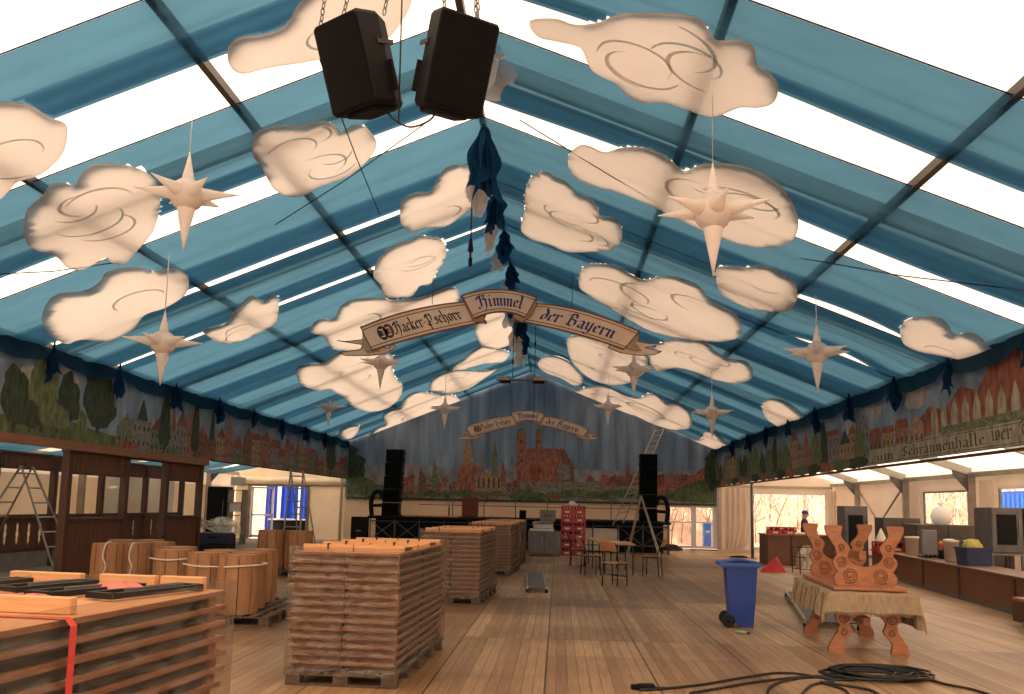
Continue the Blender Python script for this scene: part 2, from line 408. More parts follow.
# back windows, a double white frame of four lights
m = MB(); a, b, z0, z1 = 4.86, 7.0, 0.03, 1.86
for x, w in ((a+.04, .08), (b-.1, .2), (5.98, .22)): m.box((x, yb, (z0+z1)/2), (w, .08, z1-z0), WHITEP)
for z, w in ((z0+.05, .1), (1.16, .05), (z1-.03, .06)): m.box(((a+b)/2, yb, z), (b-a, .07, w), WHITEP)
w = struct(m.build('window_4')); p = MB(); p.box(((a+b)/2, yb+.02, (z0+z1)/2), (b-a-.1, .005, z1-z0-.1), GLASS); p.build('pane', w)
m = MB()
for x in (8.47, 11.78): m.box((x, yb, 1.3), (.04, .06, 2.4), WHITEP)
for z in (.12, 2.48): m.box((10.12, yb, z), (3.35, .06, .04), WHITEP)
w = struct(m.build('window_5')); p = MB(); p.box((10.12, yb+.02, 1.3), (3.3, .005, 2.4), GLASS); p.build('pane', w)
# door frame of the left gable, one leaf standing open
m = MB()
for x in (-14.0, -11.28): m.box((x, yb-.02, 1.2), (.14, .12, 2.4), STEEL)
m.box((-12.64, yb-.02, 2.38), (2.8, .12, .08), STEEL)
d = struct(m.build('door_1'))
m = MB()
for x in (-13.9, -12.95): m.box((x, yb+.12, 1.17), (.09, .05, 2.3), WHITEP)
for z in (.1, 1.05, 2.28): m.box((-13.42, yb+.12, z), (1.0, .05, .12 if z < .5 else .07), WHITEP)
l = m.build('door_leaf', d); p = MB(); p.box((-13.42, yb+.12, 1.2), (.9, .01, 2.1), GLASS); p.build('pane', l)
# beam boards under the painted fascias
m = MB(); m.box((XL+.02, (YF+23.6)/2, 2.69), (.12, 23.6-YF, .17), BROWNB); trim(m)
m = MB(); m.box((XL+.02, (YB+23.6)/2, 2.765), (.05, YB-23.6, .03), BLACK); trim(m)
m = MB(); m.box((XR-.02, (YF+YB)/2, 2.72), (.05, YB-YF, .05), DARKW); trim(m)
# single dark pole on the right, aluminium corner post behind
m = MB(); m.tube([(7.1, 32.9, 0), (7.1, 32.9, 2.75)], .055, STEELD, 10); m.box((7.1, 32.9, .01), (.25, .25, .02), STEELD); trim(m)
m = MB(); m.box((XR+.1, YB-.1, 1.4), (.14, .14, 2.8), ALU); m.box((-9.75, YB-.1, 1.4), (.1, .1, 2.8), ALU); trim(m)
# diagonal braces in the right wall bay
m = MB()
m.tube([(XRO-.02, 36.2, 2.7), (XRO-.02, 33.8, 1.35)], .04, ALU, 6); m.tube([(XRO-.02, 31.35, 2.7), (XRO-.02, 33.8, 1.35)], .04, ALU, 6)
trim(m)
# floor skirting of the aisle tarpaulins
m = MB(); m.box((XRO+.05, (YF+YB)/2, .06), (.06, YB-YF, .12), STEELD); struct(m.build('baseboard_right'))
m = MB(); m.box((XLO-.03, (YF+YB)/2, .06), (.06, YB-YF, .12), STEELD); struct(m.build('baseboard_left'))

# ------------------------------------------------------------------ blue voile swaths
BS = [8.0, 10.35, 13.15, 15.82, 18.3, 21.1, 23.9, 26.7, 29.5, 32.3, 35.1, 37.4]
BEL = [9.35, 12.50, 15.62, 18.12, 21.1, 23.9, 26.7, 29.5, 32.3, 35.1, 37.4, 39.4]
BER = [9.45, 12.45, 15.85, 18.4, 21.15, 23.95, 26.75, 29.55, 32.35, 35.15, 37.45, 39.4]
ORD = ['first', 'second', 'third', 'fourth', 'fifth', 'sixth', 'seventh', 'eighth', 'ninth', 'tenth', 'eleventh', 'twelfth']
def swing(side, i, x, v):
    """how far the far edge of a swath swings towards the camera"""
    u = (x-XL)/(XM-XL) if side < 0 else (XR-x)/(XR-XM)
    if side > 0 and i < 2: return -.12*math.sin(PI*u*2.0+.4)*v
    if side > 0 and i == 2: return .42*v*max(0, math.sin(PI*min(1, max(0, (x-3.4)/3.2))))
    if side > 0 and i == 3: return .45*v*max(0, math.sin(PI*min(1, max(0, (x-4.6)/2.0))))
    return (.07 if i < 4 else 0)*math.sin(PI*u)*v
def sagf(v): return .07*4*v*(1-v)
def zveil(side, x, y):
    E = BEL if side < 0 else BER; s = 0
    for i in range(len(BS)):
        if BS[i] <= y <= E[i]: s = max(s, sagf((y-BS[i])/(E[i]-BS[i])))
    zr = (ZE+TS*(x-XL)) if side < 0 else (ZE+TS*(XR-x))
    return zr-s
HOLES = {-1: [], 1: []}
def holed(side, x, y):
    zr = (ZE+TS*(x-XL)) if side < 0 else (ZE+TS*(XR-x)); ys_ = y-.045*y/max(1.5, zr-1.7)-.02
    for (bx, out, ins) in HOLES[side]:
        if bx[0] < x < bx[1] and bx[2] < y < bx[3] and inpoly((x, ys_), out) and inpoly((x, y), out):
            if min((x-a)**2+(y-b)**2 for a, b in out) > ins*ins: return True
    return False
def veil(side, i):
    y0 = BS[i]; y1 = (BEL if side < 0 else BER)[i]; rnd = random.Random(i*2+(side > 0))
    ph = [rnd.uniform(0, 6.28) for _ in range(5)]
    xe = XL+.02 if side < 0 else XR-.02
    def fn(u, v, lift=0):
        x = xe+(XM-xe)*u
        y = y0+(y1-y0)*v-swing(side, i, x, v)
        s = sagf(v)+(.012*math.sin(v*17+ph[0]+u*3)+.012*math.sin(v*31+u*7+ph[1]))*math.sin(PI*v)
        return (x, y, zroof(x)-s+lift)
    m = MB()
    def layer(v0, v1, nv, lift, mt=BLUE):
        nu = 90
        vs = [fn(a/nu, v0+(v1-v0)*b/nv, lift) for a in range(nu+1) for b in range(nv+1)]; fs = []
        for a in range(nu):
            for b in range(nv):
                q = (a*(nv+1)+b, (a+1)*(nv+1)+b, (a+1)*(nv+1)+b+1, a*(nv+1)+b+1)
                cx = sum(vs[k_][0] for k_ in q)/4; cy = sum(vs[k_][1] for k_ in q)/4
                if not holed(side, cx, cy): fs.append(q)
        m.add(vs, fs, mt, True)
    layer(0, 1, 26, 0)
    a_ = .62+.12*math.sin(i*2.3+side); layer(a_, .99, 12, .035, BLUE2)          # the cloth is folded back on itself along the far edge
    if i > 2: layer(0.01, .16, 4, .03, BLUE2)
    def hem(u, v):
        y = y0-.05+(y1-y0+.35)*u
        d = (.14+.22*math.sin(PI*min(1, u*1.05))**.7)*v
        xo = (XL+.04 if side < 0 else XR-.04)
        off = .06+.06*v+.03*math.sin(u*19+ph[3])*v
        return (xo+(off if side < 0 else -off), y, ZE-d)
    m.grid(hem, 24, 5, BLUE)
    m.tube([Vector(fn(t/14, 0))+Vector((0,0,.012)) for t in range(15)], .01, BLUED, 4)
    o = m.build('ceiling_drape')
    where = 'left' if side < 0 else 'right'
    o = local(o, (XL if side < 0 else XR, y0, ZE))
    tag(o, '%s swath of sheer blue voile, counted from the camera, on the %s roof slope' % (ORD[i], where), 'drape', 'blue voile swaths under the tent roof')
# ------------------------------------------------------------------ clouds
def inpoly(p, poly):
    c = False; n = len(poly); j = n-1
    for i in range(n):
        a, b = poly[i], poly[j]
        if (a[1] > p[1]) != (b[1] > p[1]) and p[0] < (b[0]-a[0])*(p[1]-a[1])/(b[1]-a[1])+a[0]: c = not c
        j = i
    return c
OFF = .055
def cloud(pts, side, label, swirls=3, seed=0, fine=.22):
    rnd = random.Random(seed)
    n, c = (NL if side < 0 else NR)
    P = []
    for (x, y) in pts:
        o_ = OFF
        for _ in range(4):
            p = onP(x, y, n, c-o_); zr = (ZE+TS*(p.x-XL)) if side < 0 else (ZE+TS*(XR-p.x)); o_ = zr-zveil(side, p.x, p.y)*.5-(zr-.07)*.5+.05
        P.append(p)
    P2 = [(p.x, p.y) for p in P]
    out = spline(P2, 5)
    # drop repeats
    xs = [p[0] for p in out]; ys = [p[1] for p in out]
    x0, x1, y0, y1 = min(xs), max(xs), min(ys), max(ys)
    inner = []
    st = max(fine, (x1-x0)/26, (y1-y0)/26)
    xx = x0+st/2
    while xx < x1:
        yy = y0+st/2
        while yy < y1:
            if inpoly((xx, yy), out) and min((xx-a)**2+(yy-b)**2 for a, b in out) > (st*.45)**2: inner.append((xx, yy))
            yy += st
        xx += st
    vin = [Vector(p) for p in out]+[Vector(p) for p in inner]
    edges = [(i, (i+1) % len(out)) for i in range(len(out))]
    v2, _, f2, _, _, _ = geometry.delaunay_2d_cdt(vin, edges, [tuple(range(len(out)))], 1, 1e-5)
    def zz(x, y):
        zr = (ZE+TS*(x-XL)) if side < 0 else (ZE+TS*(XR-x))
        return zveil(side, x, y)*.5+(zr-.07)*.5-.05
    HOLES[side].append(((x0, x1, y0, y1), out, .05 if y0 < 18 else .07))
    m = MB()
    top = [(v.x, v.y, zz(v.x, v.y)) for v in v2]
    m.add(top, [tuple(f) for f in f2], CLOUDM, True)
    # the raw hem turned up
    rim = [(a, b, zz(a, b)) for a, b in out]; rim2 = [(a, b, zz(a, b)+.03) for a, b in out]
    kk = len(rim)
    m.add(rim+rim2, [(i, (i+1) % kk, kk+(i+1) % kk, kk+i) for i in range(kk)], CLOUDM)
    # painted curls
    cx, cy = sum(xs)/kk, sum(ys)/kk; ext = min(x1-x0, y1-y0)
    for _ in range(swirls):
        for tr in range(30):
            px, py = rnd.uniform(x0, x1), rnd.uniform(y0, y1); r = rnd.uniform(.16, .3)*ext
            if inpoly((px, py), out) and all(inpoly((px+r*1.05*math.cos(a), py+r*1.05*math.sin(a)), out) for a in (0, .8, 1.6, 2.4, 3.2, 4, 4.8, 5.6)): break
        else: continue
        a0 = rnd.uniform(0, 6.28); mtt = SWIRL if rnd.random() < .6 else SWIRL2
        L = rnd.uniform(2.2, 4.2); pl = []; pr = []
        for q in range(15):
            t = q/14; a = a0+L*t; rr = r*(1-.35*t); w = .022*ext/2.2*math.sin(PI*min(1, t+.08))+.004
            for lst, sgn in ((pl, 1), (pr, -1)):
                x = px+(rr+sgn*w)*math.cos(a); y = py+(rr+sgn*w)*math.sin(a)
                lst.append((x, y, zz(x, y)-.012))
        m.add(pl+pr, [(q, q+1, 15+q+1, 15+q) for q in range(14)], mtt)
    c0 = Vector((cx, cy, zz(cx, cy)))
    o = local(m.build('cloud_cutout'), c0)
    tag(o, label, 'cloud decoration', 'flat cloth clouds hung under the tent roof')
CL = [
 ([(0,104),(30,108),(50,120),(66,127),(66,145),(58,160),(40,175),(18,182),(8,192),(-5,200),(-45,190),(-62,150),(-35,108)], -1, 'large cream cloud above the far left fascia, cut by the picture edge', 2),
 ([(228,50),(240,40),(262,37),(285,28),(300,5),(330,-15),(380,-25),(412,-5),(396,30),(370,50),(320,60),(270,68),(243,74),(230,66)], -1, 'cream cloud behind and left of the two hanging loudspeakers', 2),
 ([(24,230),(27,212),(42,198),(50,187),(64,185),(75,188),(80,178),(90,168),(105,165),(130,168),(150,177),(158,190),(160,205),(154,230),(138,250),(125,264),(112,263),(105,258),(85,269),(68,268),(55,256),(38,251),(28,245)], -1, 'big bumpy cream cloud directly behind the left large star', 5),
 ([(252,150),(255,136),(265,130),(285,127),(300,128),(312,124),(325,123),(335,127),(341,134),(352,127),(364,128),(374,138),(376,148),(368,160),(355,172),(340,180),(320,187),(305,195),(290,197),(275,190),(268,180),(262,168),(254,158)], -1, 'cream cloud with blue curls just below the left hanging loudspeaker', 5),
 ([(42,320),(48,303),(60,295),(85,292),(100,283),(105,275),(120,270),(140,269),(155,273),(175,270),(188,280),(185,295),(165,308),(145,315),(132,330),(110,341),(80,340),(66,344),(50,335)], -1, 'long plain cream cloud above the painted trees of the left fascia', 1),
 ([(204,331),(225,325),(232,315),(243,303),(252,297),(262,303),(270,296),(278,300),(278,315),(274,325),(255,335),(235,343),(217,342),(208,336)], -1, 'small cream cloud with a tail, right of the second star on the left', 3),
 ([(400,215),(402,202),(415,195),(430,193),(438,180),(445,170),(460,166),(475,170),(485,172),(484,190),(478,204),(468,212),(460,218),(445,227),(425,228),(412,232),(402,225)], -1, 'plain cream cloud ending at the first ridge gather', 1),
 ([(374,272),(378,260),(388,250),(400,244),(412,241),(418,237),(430,238),(440,240),(446,250),(444,262),(438,270),(430,285),(420,286),(412,296),(398,298),(384,296),(381,285),(374,278)], -1, 'round cream cloud left of the long hanging cable plug', 3),
 ([(310,330),(318,321),(334,320),(340,308),(355,300),(380,299),(400,301),(425,297),(445,289),(457,290),(459,300),(452,308),(420,320),(395,335),(370,350),(335,350),(325,338),(314,334)], -1, 'long cream cloud behind the left wing of the larger ribbon sign', 3),
 ([(296,372),(302,366),(322,364),(335,355),(345,352),(370,352),(392,356),(392,365),(395,378),(402,385),(400,397),(388,408),(372,412),(355,408),(345,398),(330,390),(318,391),(302,385)], -1, 'cream cloud below the left tail of the larger ribbon sign', 4),
 ([(339,431),(348,426),(359,426),(357,433),(350,439),(341,437)], -1, 'tiny cream cloud low on the left near the back left corner', 0),
 ([(475,330),(480,318),(490,311),(500,311),(512,315),(520,325),(519,338),(508,346),(495,349),(482,346)], -1, 'round cream cloud under the middle panel of the larger ribbon sign', 1),
 ([(453,366),(463,360),(472,352),(485,346),(500,350),(509,354),(503,362),(485,364),(470,368),(458,371)], -1, 'narrow slanting cream cloud between the round one and the bumpy one on the left', 1),
 ([(430,390),(432,380),(445,373),(460,370),(475,371),(487,371),(499,368),(485,378),(470,388),(455,393),(440,392)], -1, 'bumpy cream cloud with a pointed tip left of the hanging tube lamp', 2),
 ([(382,416),(390,410),(400,408),(405,398),(418,392),(435,394),(452,395),(462,403),(460,412),(440,420),(420,425),(415,435),(400,444),(382,447),(370,440),(373,430),(385,424)], -1, 'long bumpy cream cloud above the left loudspeaker tower', 4),
 ([(501,395),(506,391),(515,388),(520,380),(530,378),(535,388),(528,396),(515,402),(503,402)], -1, 'small cream cloud under the hanging tube lamp by the ridge', 1),
 ([(530,23),(555,21),(575,27),(598,25),(618,17),(650,15),(682,17),(702,23),(715,42),(739,42),(754,50),(757,66),(772,77),(778,90),(773,103),(758,108),(739,108),(712,117),(682,108),(665,103),(642,103),(628,97),(617,85),(595,73),(587,62),(580,48),(558,42),(538,37)], 1, 'biggest cream cloud at the top of the right roof slope', 6),
 ([(568,165),(570,155),(580,147),(590,148),(605,154),(620,150),(637,149),(655,153),(672,163),(684,173),(700,167),(722,165),(750,170),(775,183),(790,200),(798,220),(796,235),(785,245),(760,248),(735,243),(715,236),(690,225),(660,210),(625,195),(590,185),(573,175)], 1, 'long cream cloud directly behind the right large star', 6),
 ([(521,230),(525,210),(525,195),(530,180),(543,173),(555,178),(568,185),(578,196),(590,200),(598,210),(601,218),(615,220),(622,230),(620,243),(610,250),(590,252),(567,252),(550,245),(532,240)], 1, 'stepped cream cloud just right of the ridge gathers', 5),
 ([(579,278),(585,267),(597,265),(615,267),(630,275),(645,281),(662,277),(680,279),(700,288),(712,303),(735,315),(741,327),(737,338),(720,342),(700,341),(680,338),(655,333),(635,323),(610,308),(588,295),(580,288)], 1, 'large cream cloud above the right wing of the larger ribbon sign', 6),
 ([(716,275),(720,268),(745,269),(760,267),(775,270),(782,276),(792,280),(797,290),(797,300),(790,310),(775,312),(755,310),(740,305),(725,297),(718,288)], 1, 'cream cloud with curls below the tip of the right large star', 3),
 ([(650,356),(662,344),(672,340),(690,341),(705,343),(715,352),(730,360),(745,362),(753,372),(750,380),(735,384),(715,380),(695,372),(675,368),(660,372),(652,366)], 1, 'cream cloud right of the tail end of the larger ribbon sign', 4),
 ([(567,345),(570,338),(585,336),(605,340),(630,346),(645,352),(648,362),(645,372),(635,380),(620,385),(600,383),(585,375),(572,362)], 1, 'cream cloud just below the right wing of the larger ribbon sign', 4),
 ([(538,366),(543,358),(552,356),(565,360),(575,368),(584,380),(575,386),(560,378),(548,374)], 1, 'narrow cream cloud starting beside the hanging tube lamp on the right slope', 2),
 ([(548,394),(556,388),(575,391),(590,387),(610,388),(625,395),(640,398),(655,394),(668,404),(680,405),(691,415),(690,428),(675,430),(655,425),(640,418),(632,415),(620,420),(600,415),(585,412),(560,412),(549,405)], 1, 'long cream cloud above the right wing of the smaller ribbon sign', 6),
 ([(618,424),(632,421),(645,427),(646,434),(635,436),(620,431)], 1, 'tiny cream cloud right of the smaller ribbon sign tail', 0),
 ([(900,333),(905,323),(920,318),(938,319),(948,326),(955,336),(970,334),(982,340),(988,348),(1000,350),(1006,356),(1004,364),(990,365),(970,362),(945,357),(920,352),(905,345)], 1, 'plain cream cloud with a tail above the lettered right fascia', 1),
 ([(762,408),(768,400),(780,400),(792,406),(805,418),(804,427),(795,431),(780,428),(766,418)], 1, 'small oval cream cloud low over the right fascia', 2),
 ([(681,444),(690,440),(702,440),(704,433),(715,433),(725,442),(737,448),(733,454),(705,454),(685,451)], 1, 'small cream cloud below the last star on the right', 1),
]
for i, (p, s, lab, sw) in enumerate(CL): cloud(p, s, lab, sw, i)

for i in range(len(BS)):
    veil(-1, i); veil(1, i)
# blue swaths under the left aisle roof
for i, (a, b) in enumerate([(9.5, 11), (12.0, 13.8), (15, 17), (17.6, 19.8), (20.6, 22.8), (23.6, 25.8), (26.4, 28.6), (29.2, 31.4), (32.0, 34.4), (35, 37.2)]):
    m = MB(); ph = i*1.3
    def fn(u, v):
        x = XLO+.15+u*(XL-XLO-.3); y = a+(b-a)*v
        return (x, y, ZO+(ZE-.1-ZO)*(x-XLO)/(XL-XLO)-.05-.06*4*v*(1-v)-.22*math.sin(PI*u)+.02*math.sin(v*20+ph))
    m.grid(fn, 14, 14, BLUE)
    o = local(m.build('ceiling_drape'), (XLO, a, ZO))
    tag(o, '%s sheer blue swath from the camera under the low left aisle roof' % ORD[i], 'drape', 'blue voile swaths under the left aisle roof')
# gathered ends tied at the ridge and at the eaves
def bunch(x, y, z0, z1, w, mt, name, label, cat, group, seed):
    rnd = random.Random(seed); m = MB()
    # several crumpled folds of cloth hanging from one tie
    for f in range(4):
        ph = rnd.uniform(0, 6); ox, oy = rnd.uniform(-.5,.5)*w, rnd.uniform(-.5,.5)*w; L_ = (z1-z0)*rnd.uniform(.6,1.0); an = rnd.uniform(0, PI)
        ca, sa = math.cos(an), math.sin(an); tw = rnd.uniform(-.8,.8)
        def fn(u, v):
            ww = w*(.25+1.0*min(1, v*1.8)**.7)*(1+.25*math.sin(v*9+ph))
            s_ = (u-.5)*2*ww; d = .45*ww*math.sin(u*8+ph+v*3)
            c2, s2 = math.cos(an+tw*v), math.sin(an+tw*v)
            return (x+ox*v*1.5+s_*c2-d*s2, y+oy*v*1.5+s_*s2+d*c2, z0+L_*v*(1-.12*math.sin(u*5+ph)))
        m.grid(fn, 14, 12, mt)
    m.tube([(x, y, z0-.05), (x, y, z0+.14)], .018, BLACK, 6)
    o = local(m.build(name), (x, y, z0)); tag(o, label, cat, group); return o
for i, y in enumerate([13.35, 16.3, 18.7, 21.4, 24.2, 27.0, 29.8]):
    bunch(XM+.03, y, zroof(XM)-.08, zroof(XM)-(1.4,.95,.75,.8,.8,.9,.9)[i], (.17,.13,.12,.12,.13,.14,.15)[i], BLUED, 'gathered_drape_end',
          'dark blue gathered voile end hanging from the ridge, %s from the camera' % ORD[i], 'drape', 'blue gathers along the ridge', i)
    bunch(XM-.12, y+.6, zroof(XM)-.25, zroof(XM)-(1.5,1.1,.85,.95,1.1,1.2,1.2)[i], (.12,.1,.09,.1,.12,.14,.14)[i], WHITEV, 'gathered_cloud_cloth',
          'white crumpled cloud cloth bunched at the ridge, %s from the camera' % ORD[i], 'drape', 'white gathers along the ridge', i+40)
bunch(XM+.3, 10.9, ZR-.05, ZR-.75, .22, WHITEV, 'gathered_cloud_cloth', 'white crumpled cloth bunched at the ridge right above the hanging loudspeakers', 'drape', 'white gathers along the ridge', 99)
for side in (-1, 1):
    for i, y in enumerate(BS[2:11]):
        y = y-.15
        bunch((XL+.2 if side < 0 else XR-.2), y, ZE, ZE-.62, .085, BLUED, 'tied_drape_tail',
              'dark blue tied voile tail over the %s painted fascia, %s from the camera' % ('left' if side < 0 else 'right', ORD[i]), 'drape', 'tied voile tails at the eaves', i+60)

# ------------------------------------------------------------------ stars
def star_proto():
    root = empty('moravian_star', (0,0,0))
    m = MB(); m.lathe([(.0,-.2)]+[(.2*math.cos(a), .2*math.sin(a)) for a in [R(x) for x in range(-75, 80, 15)]]+[(0,.2)], STARM, 20); m.build('body', root)
    def spike(d, L, r):
        d = Vector(d).normalized(); q = Vector((0,0,1)).rotation_difference(d).to_matrix().to_4x4()
        mm = MB(); mm.lathe([(r, .10), (r*.72, .10+(L-.1)*.3), (r*.36, .1+(L-.1)*.64), (.004, L)], STARM, 14, M=q); mm.build('spike', root)
    for k_ in range(6):
        a = R(60*k_+8); spike((math.cos(a), math.sin(a), .08), .60, .095)
    spike((0,0,1), .54, .09); spike((0,0,-1), .68, .115)
    return root
proto = star_proto()
ST = [(187,195,104,.1,'left large star nearest the camera'), (713,212,115,.45,'right large star nearest the camera'), (163,343,76,.3,'second star from the camera on the left, above the painted trees'),
      (817,353,68,.0,'second star from the camera on the right, before the lettered fascia'), (381,363,46,.5,'star under the left tail of the larger ribbon sign'), (634,370,46,.2,'star under the right tail of the larger ribbon sign'),
      (329,407,35,.1,'small star at the left before the painted town houses'), (712,413,43,.35,'star above the last cloud on the right slope'), (445,409,34,.6,'small star left of the smaller ribbon sign'), (608,407,32,.2,'small star right of the smaller ribbon sign')]
for i, (x, y, w, rz, lab) in enumerate(ST):
    o = proto if i == 0 else copy_tree(proto)
    Y = F*1.16/w; p = onY(x, y, Y); o.location = p; o.rotation_euler.z = rz
    tag(o, 'pale pointed '+lab, 'star', 'pale spiked stars hung under the roof')
    m = MB(); m.tube([(0,0,.5), (0,0,zroof(p.x)-p.z+.02)], .006 if i < 2 else .008, WHITEP, 4); s_ = m.build('string', o)
# ------------------------------------------------------------------ hanging loudspeakers with chains
def pa_speaker(loc, rz, tilt, roll, label):
    root = empty('hanging_loudspeaker', loc, rz, label, 'loudspeaker', 'loudspeakers hung from chains')
    T = Matrix.Rotation(-rz, 4, 'Z') @ Matrix.Rotation(-roll, 4, 'Y') @ Matrix.Rotation(rz, 4, 'Z') @ Matrix.Rotation(tilt, 4, 'X')
    W, D, Hh = .41, .38, .60
    m = MB()
    pl = [(-W/2,-D/2),(W/2,-D/2),(W/2,D*.02),(W*.26,D/2),(-W*.26,D/2),(-W/2,D*.02)]
    bz = .025
    def ring(s_, z): return [(x*s_, y*s_, z) for x, y in pl]
    vs = ring(.93,-Hh/2)+ring(1,-Hh/2+bz)+ring(1,Hh/2-bz)+ring(.93,Hh/2)
    fs = [tuple(range(5,-1,-1)), tuple(range(18,24))]
    for r_ in range(3):
        for k_ in range(6): fs.append((r_*6+k_, r_*6+(k_+1)%6, r_*6+6+(k_+1)%6, r_*6+6+k_))
    m.add(vs, fs, BLACK, False, T)
    m.box((0, -.02, -Hh/2-.012), (.26, .24, .03), BLACK, M=T, b=.01)
    m.build('cabinet', root)
    g = MB(); g.grid(lambda u, v: T @ Vector((-W/2*.93+W*.93*u, -D/2-.022*math.sin(PI*u)-.006, -Hh/2*.94+Hh*.94*v)), 12, 2, BLACKG); g.build('grille', root)
    for sx in (-1, 1):
        h = MB(); h.box((sx*(W/2+.004), .02, .1), (.012, .16, .03), BLKST, M=T); h.box((sx*(W/2+.012), .02, -.12), (.03, .02, .2), BLACK, M=T); h.build('handle', root)
    for sx, sy, dx in ((-.17, -.15, -.25), (.17, .12, .06), (.05, -.15, .02)):
        c = MB(); p0 = T @ Vector((sx, sy, Hh/2)); p1 = Vector((sx+dx, sy*.5+.25, zroof(0)-loc[2]-.2))
        L = (p1-p0).length; nL = int(L/.052); dr = (p1-p0).normalized()
        for q in range(nL):
            cc = p0+dr*(q*.052+.02); side = Vector((1,0,0)) if q % 2 else Vector((0,1,0))
            pts = [cc+dr*(.032*math.cos(a))+side*(.014*math.sin(a)) for a in [2*PI*j/8 for j in range(9)]]
            c.tube(pts, .0045, STEELD, 5, cap=False)
        c.build('chain', root)
    return root
pL = onY(364, 66, 5.6); pR = onY(452, 66, 5.5)
pa_speaker(pL, R(-33), R(19), R(2), 'black loudspeaker hanging on chains, the left of the pair under the ridge')
pa_speaker(pR, R(30), R(19), R(-3), 'black loudspeaker hanging on chains, the right of the pair under the ridge')
m = MB()
a = pL+Vector((.14, .05, -.26)); b = pR+Vector((-.1, .08, -.26))
m.tube(spline([tuple(a), tuple(a+Vector((.06,0,-.09))), tuple((a+b)/2+Vector((0,0,-.14))), tuple(b+Vector((-.05,0,-.08))), tuple(b)], 5, False), .007, CABLEM, 5)
tag(local(m.build('speaker_cable'), a), 'black cable looping between the two hanging loudspeakers', 'cable')
m = MB(); p = onY(401, 60, 5.6); m.tube([(p.x, p.y, p.z-.45), (p.x-.01, p.y, p.z+.4), (p.x, p.y, zroof(p.x))], .006, CABLEM, 5)
tag(local(m.build('speaker_cable'), p), 'thin black cable running up between the two hanging loudspeakers', 'cable')
# hanging cable with plug near the first ridge gather
m = MB(); p = onY(471, 235, 14.2); m.tube([(p.x, p.y, zroof(p.x)), (p.x, p.y, p.z-.1), ], .012, CABLEM, 5)
m.lathe([(.0,-.55),(.03,-.53),(.035,-.4),(.015,-.38),(.02,-.3),(.05,-.28),(.03,-.1),(.012,-.05)], BLACK, 8, c=tuple(p))
tag(local(m.build('hanging_cable'), p), 'black cable with a plug dangling from the ridge before the larger ribbon sign', 'cable')
# long thin wires strung across the roof
for i, (a, b, lab) in enumerate([
    (onP(320,60,NL[0],NL[1]-.1), onP(380,215,NL[0],NL[1]-.1), 'thin dark wire on the left slope beside the cloud below the left loudspeaker'),
    (onP(-20,275,NL[0],NL[1]-.05), onP(120,262,NL[0],NL[1]-.05), 'thin dark wire on the left slope behind the big bumpy cloud'),
    (onP(430,120,NL[0],NL[1]-.1), onP(275,225,NL[0],NL[1]-.1), 'thin dark wire slanting from the ridge over the left slope'),
    (onP(800,258,NR[0],NR[1]-.05), onP(1024,290,NR[0],NR[1]-.05), 'thin dark wire across the third white gap of the right slope'),
    (onP(520,120,NR[0],NR[1]-.05), onP(700,225,NR[0],NR[1]-.05), 'thin dark wire crossing the right slope beside the ridge')]):
    m = MB(); mid = (a+b)/2; mid.z -= .05; m.tube([a, mid, b], .009, CABLEM, 5); tag(local(m.build('roof_wire'), a), lab, 'wire')
# hanging tube lamp
p = onY(522, 380, 26); root = empty('hanging_tube_lamp', p, 0, 'long grey tube lamp on two cables hanging under the ridge behind the larger ribbon sign', 'lamp')
m = MB(); m.box((0,0,0), (1.5,.14,.05), STEELD); m.build('bracket', root)
for sx in (-1, 1):
    m = MB(); m.box((sx*.55, -.05, .03), (.38,.16,.12), STEEL, b=.02); m.box((sx*.5, .0, -.07), (.34,.14,.06), BLACK); m.build('lamp_housing', root)
for x in (-.28, .38):
    m = MB(); m.tube([(x,0,.02), (x, 0, zroof(p.x+x)-p.z)], .012, CABLEM, 5); m.box((x, 0, .55 if x < 0 else 1.1), (.05,.05,.12), BLACK); m.build('cable', root)
m = MB(); m.tube([(.38,0,0), (.37,0,-1.1)], .01, CABLEM, 5); m.build('pull_cord', root)
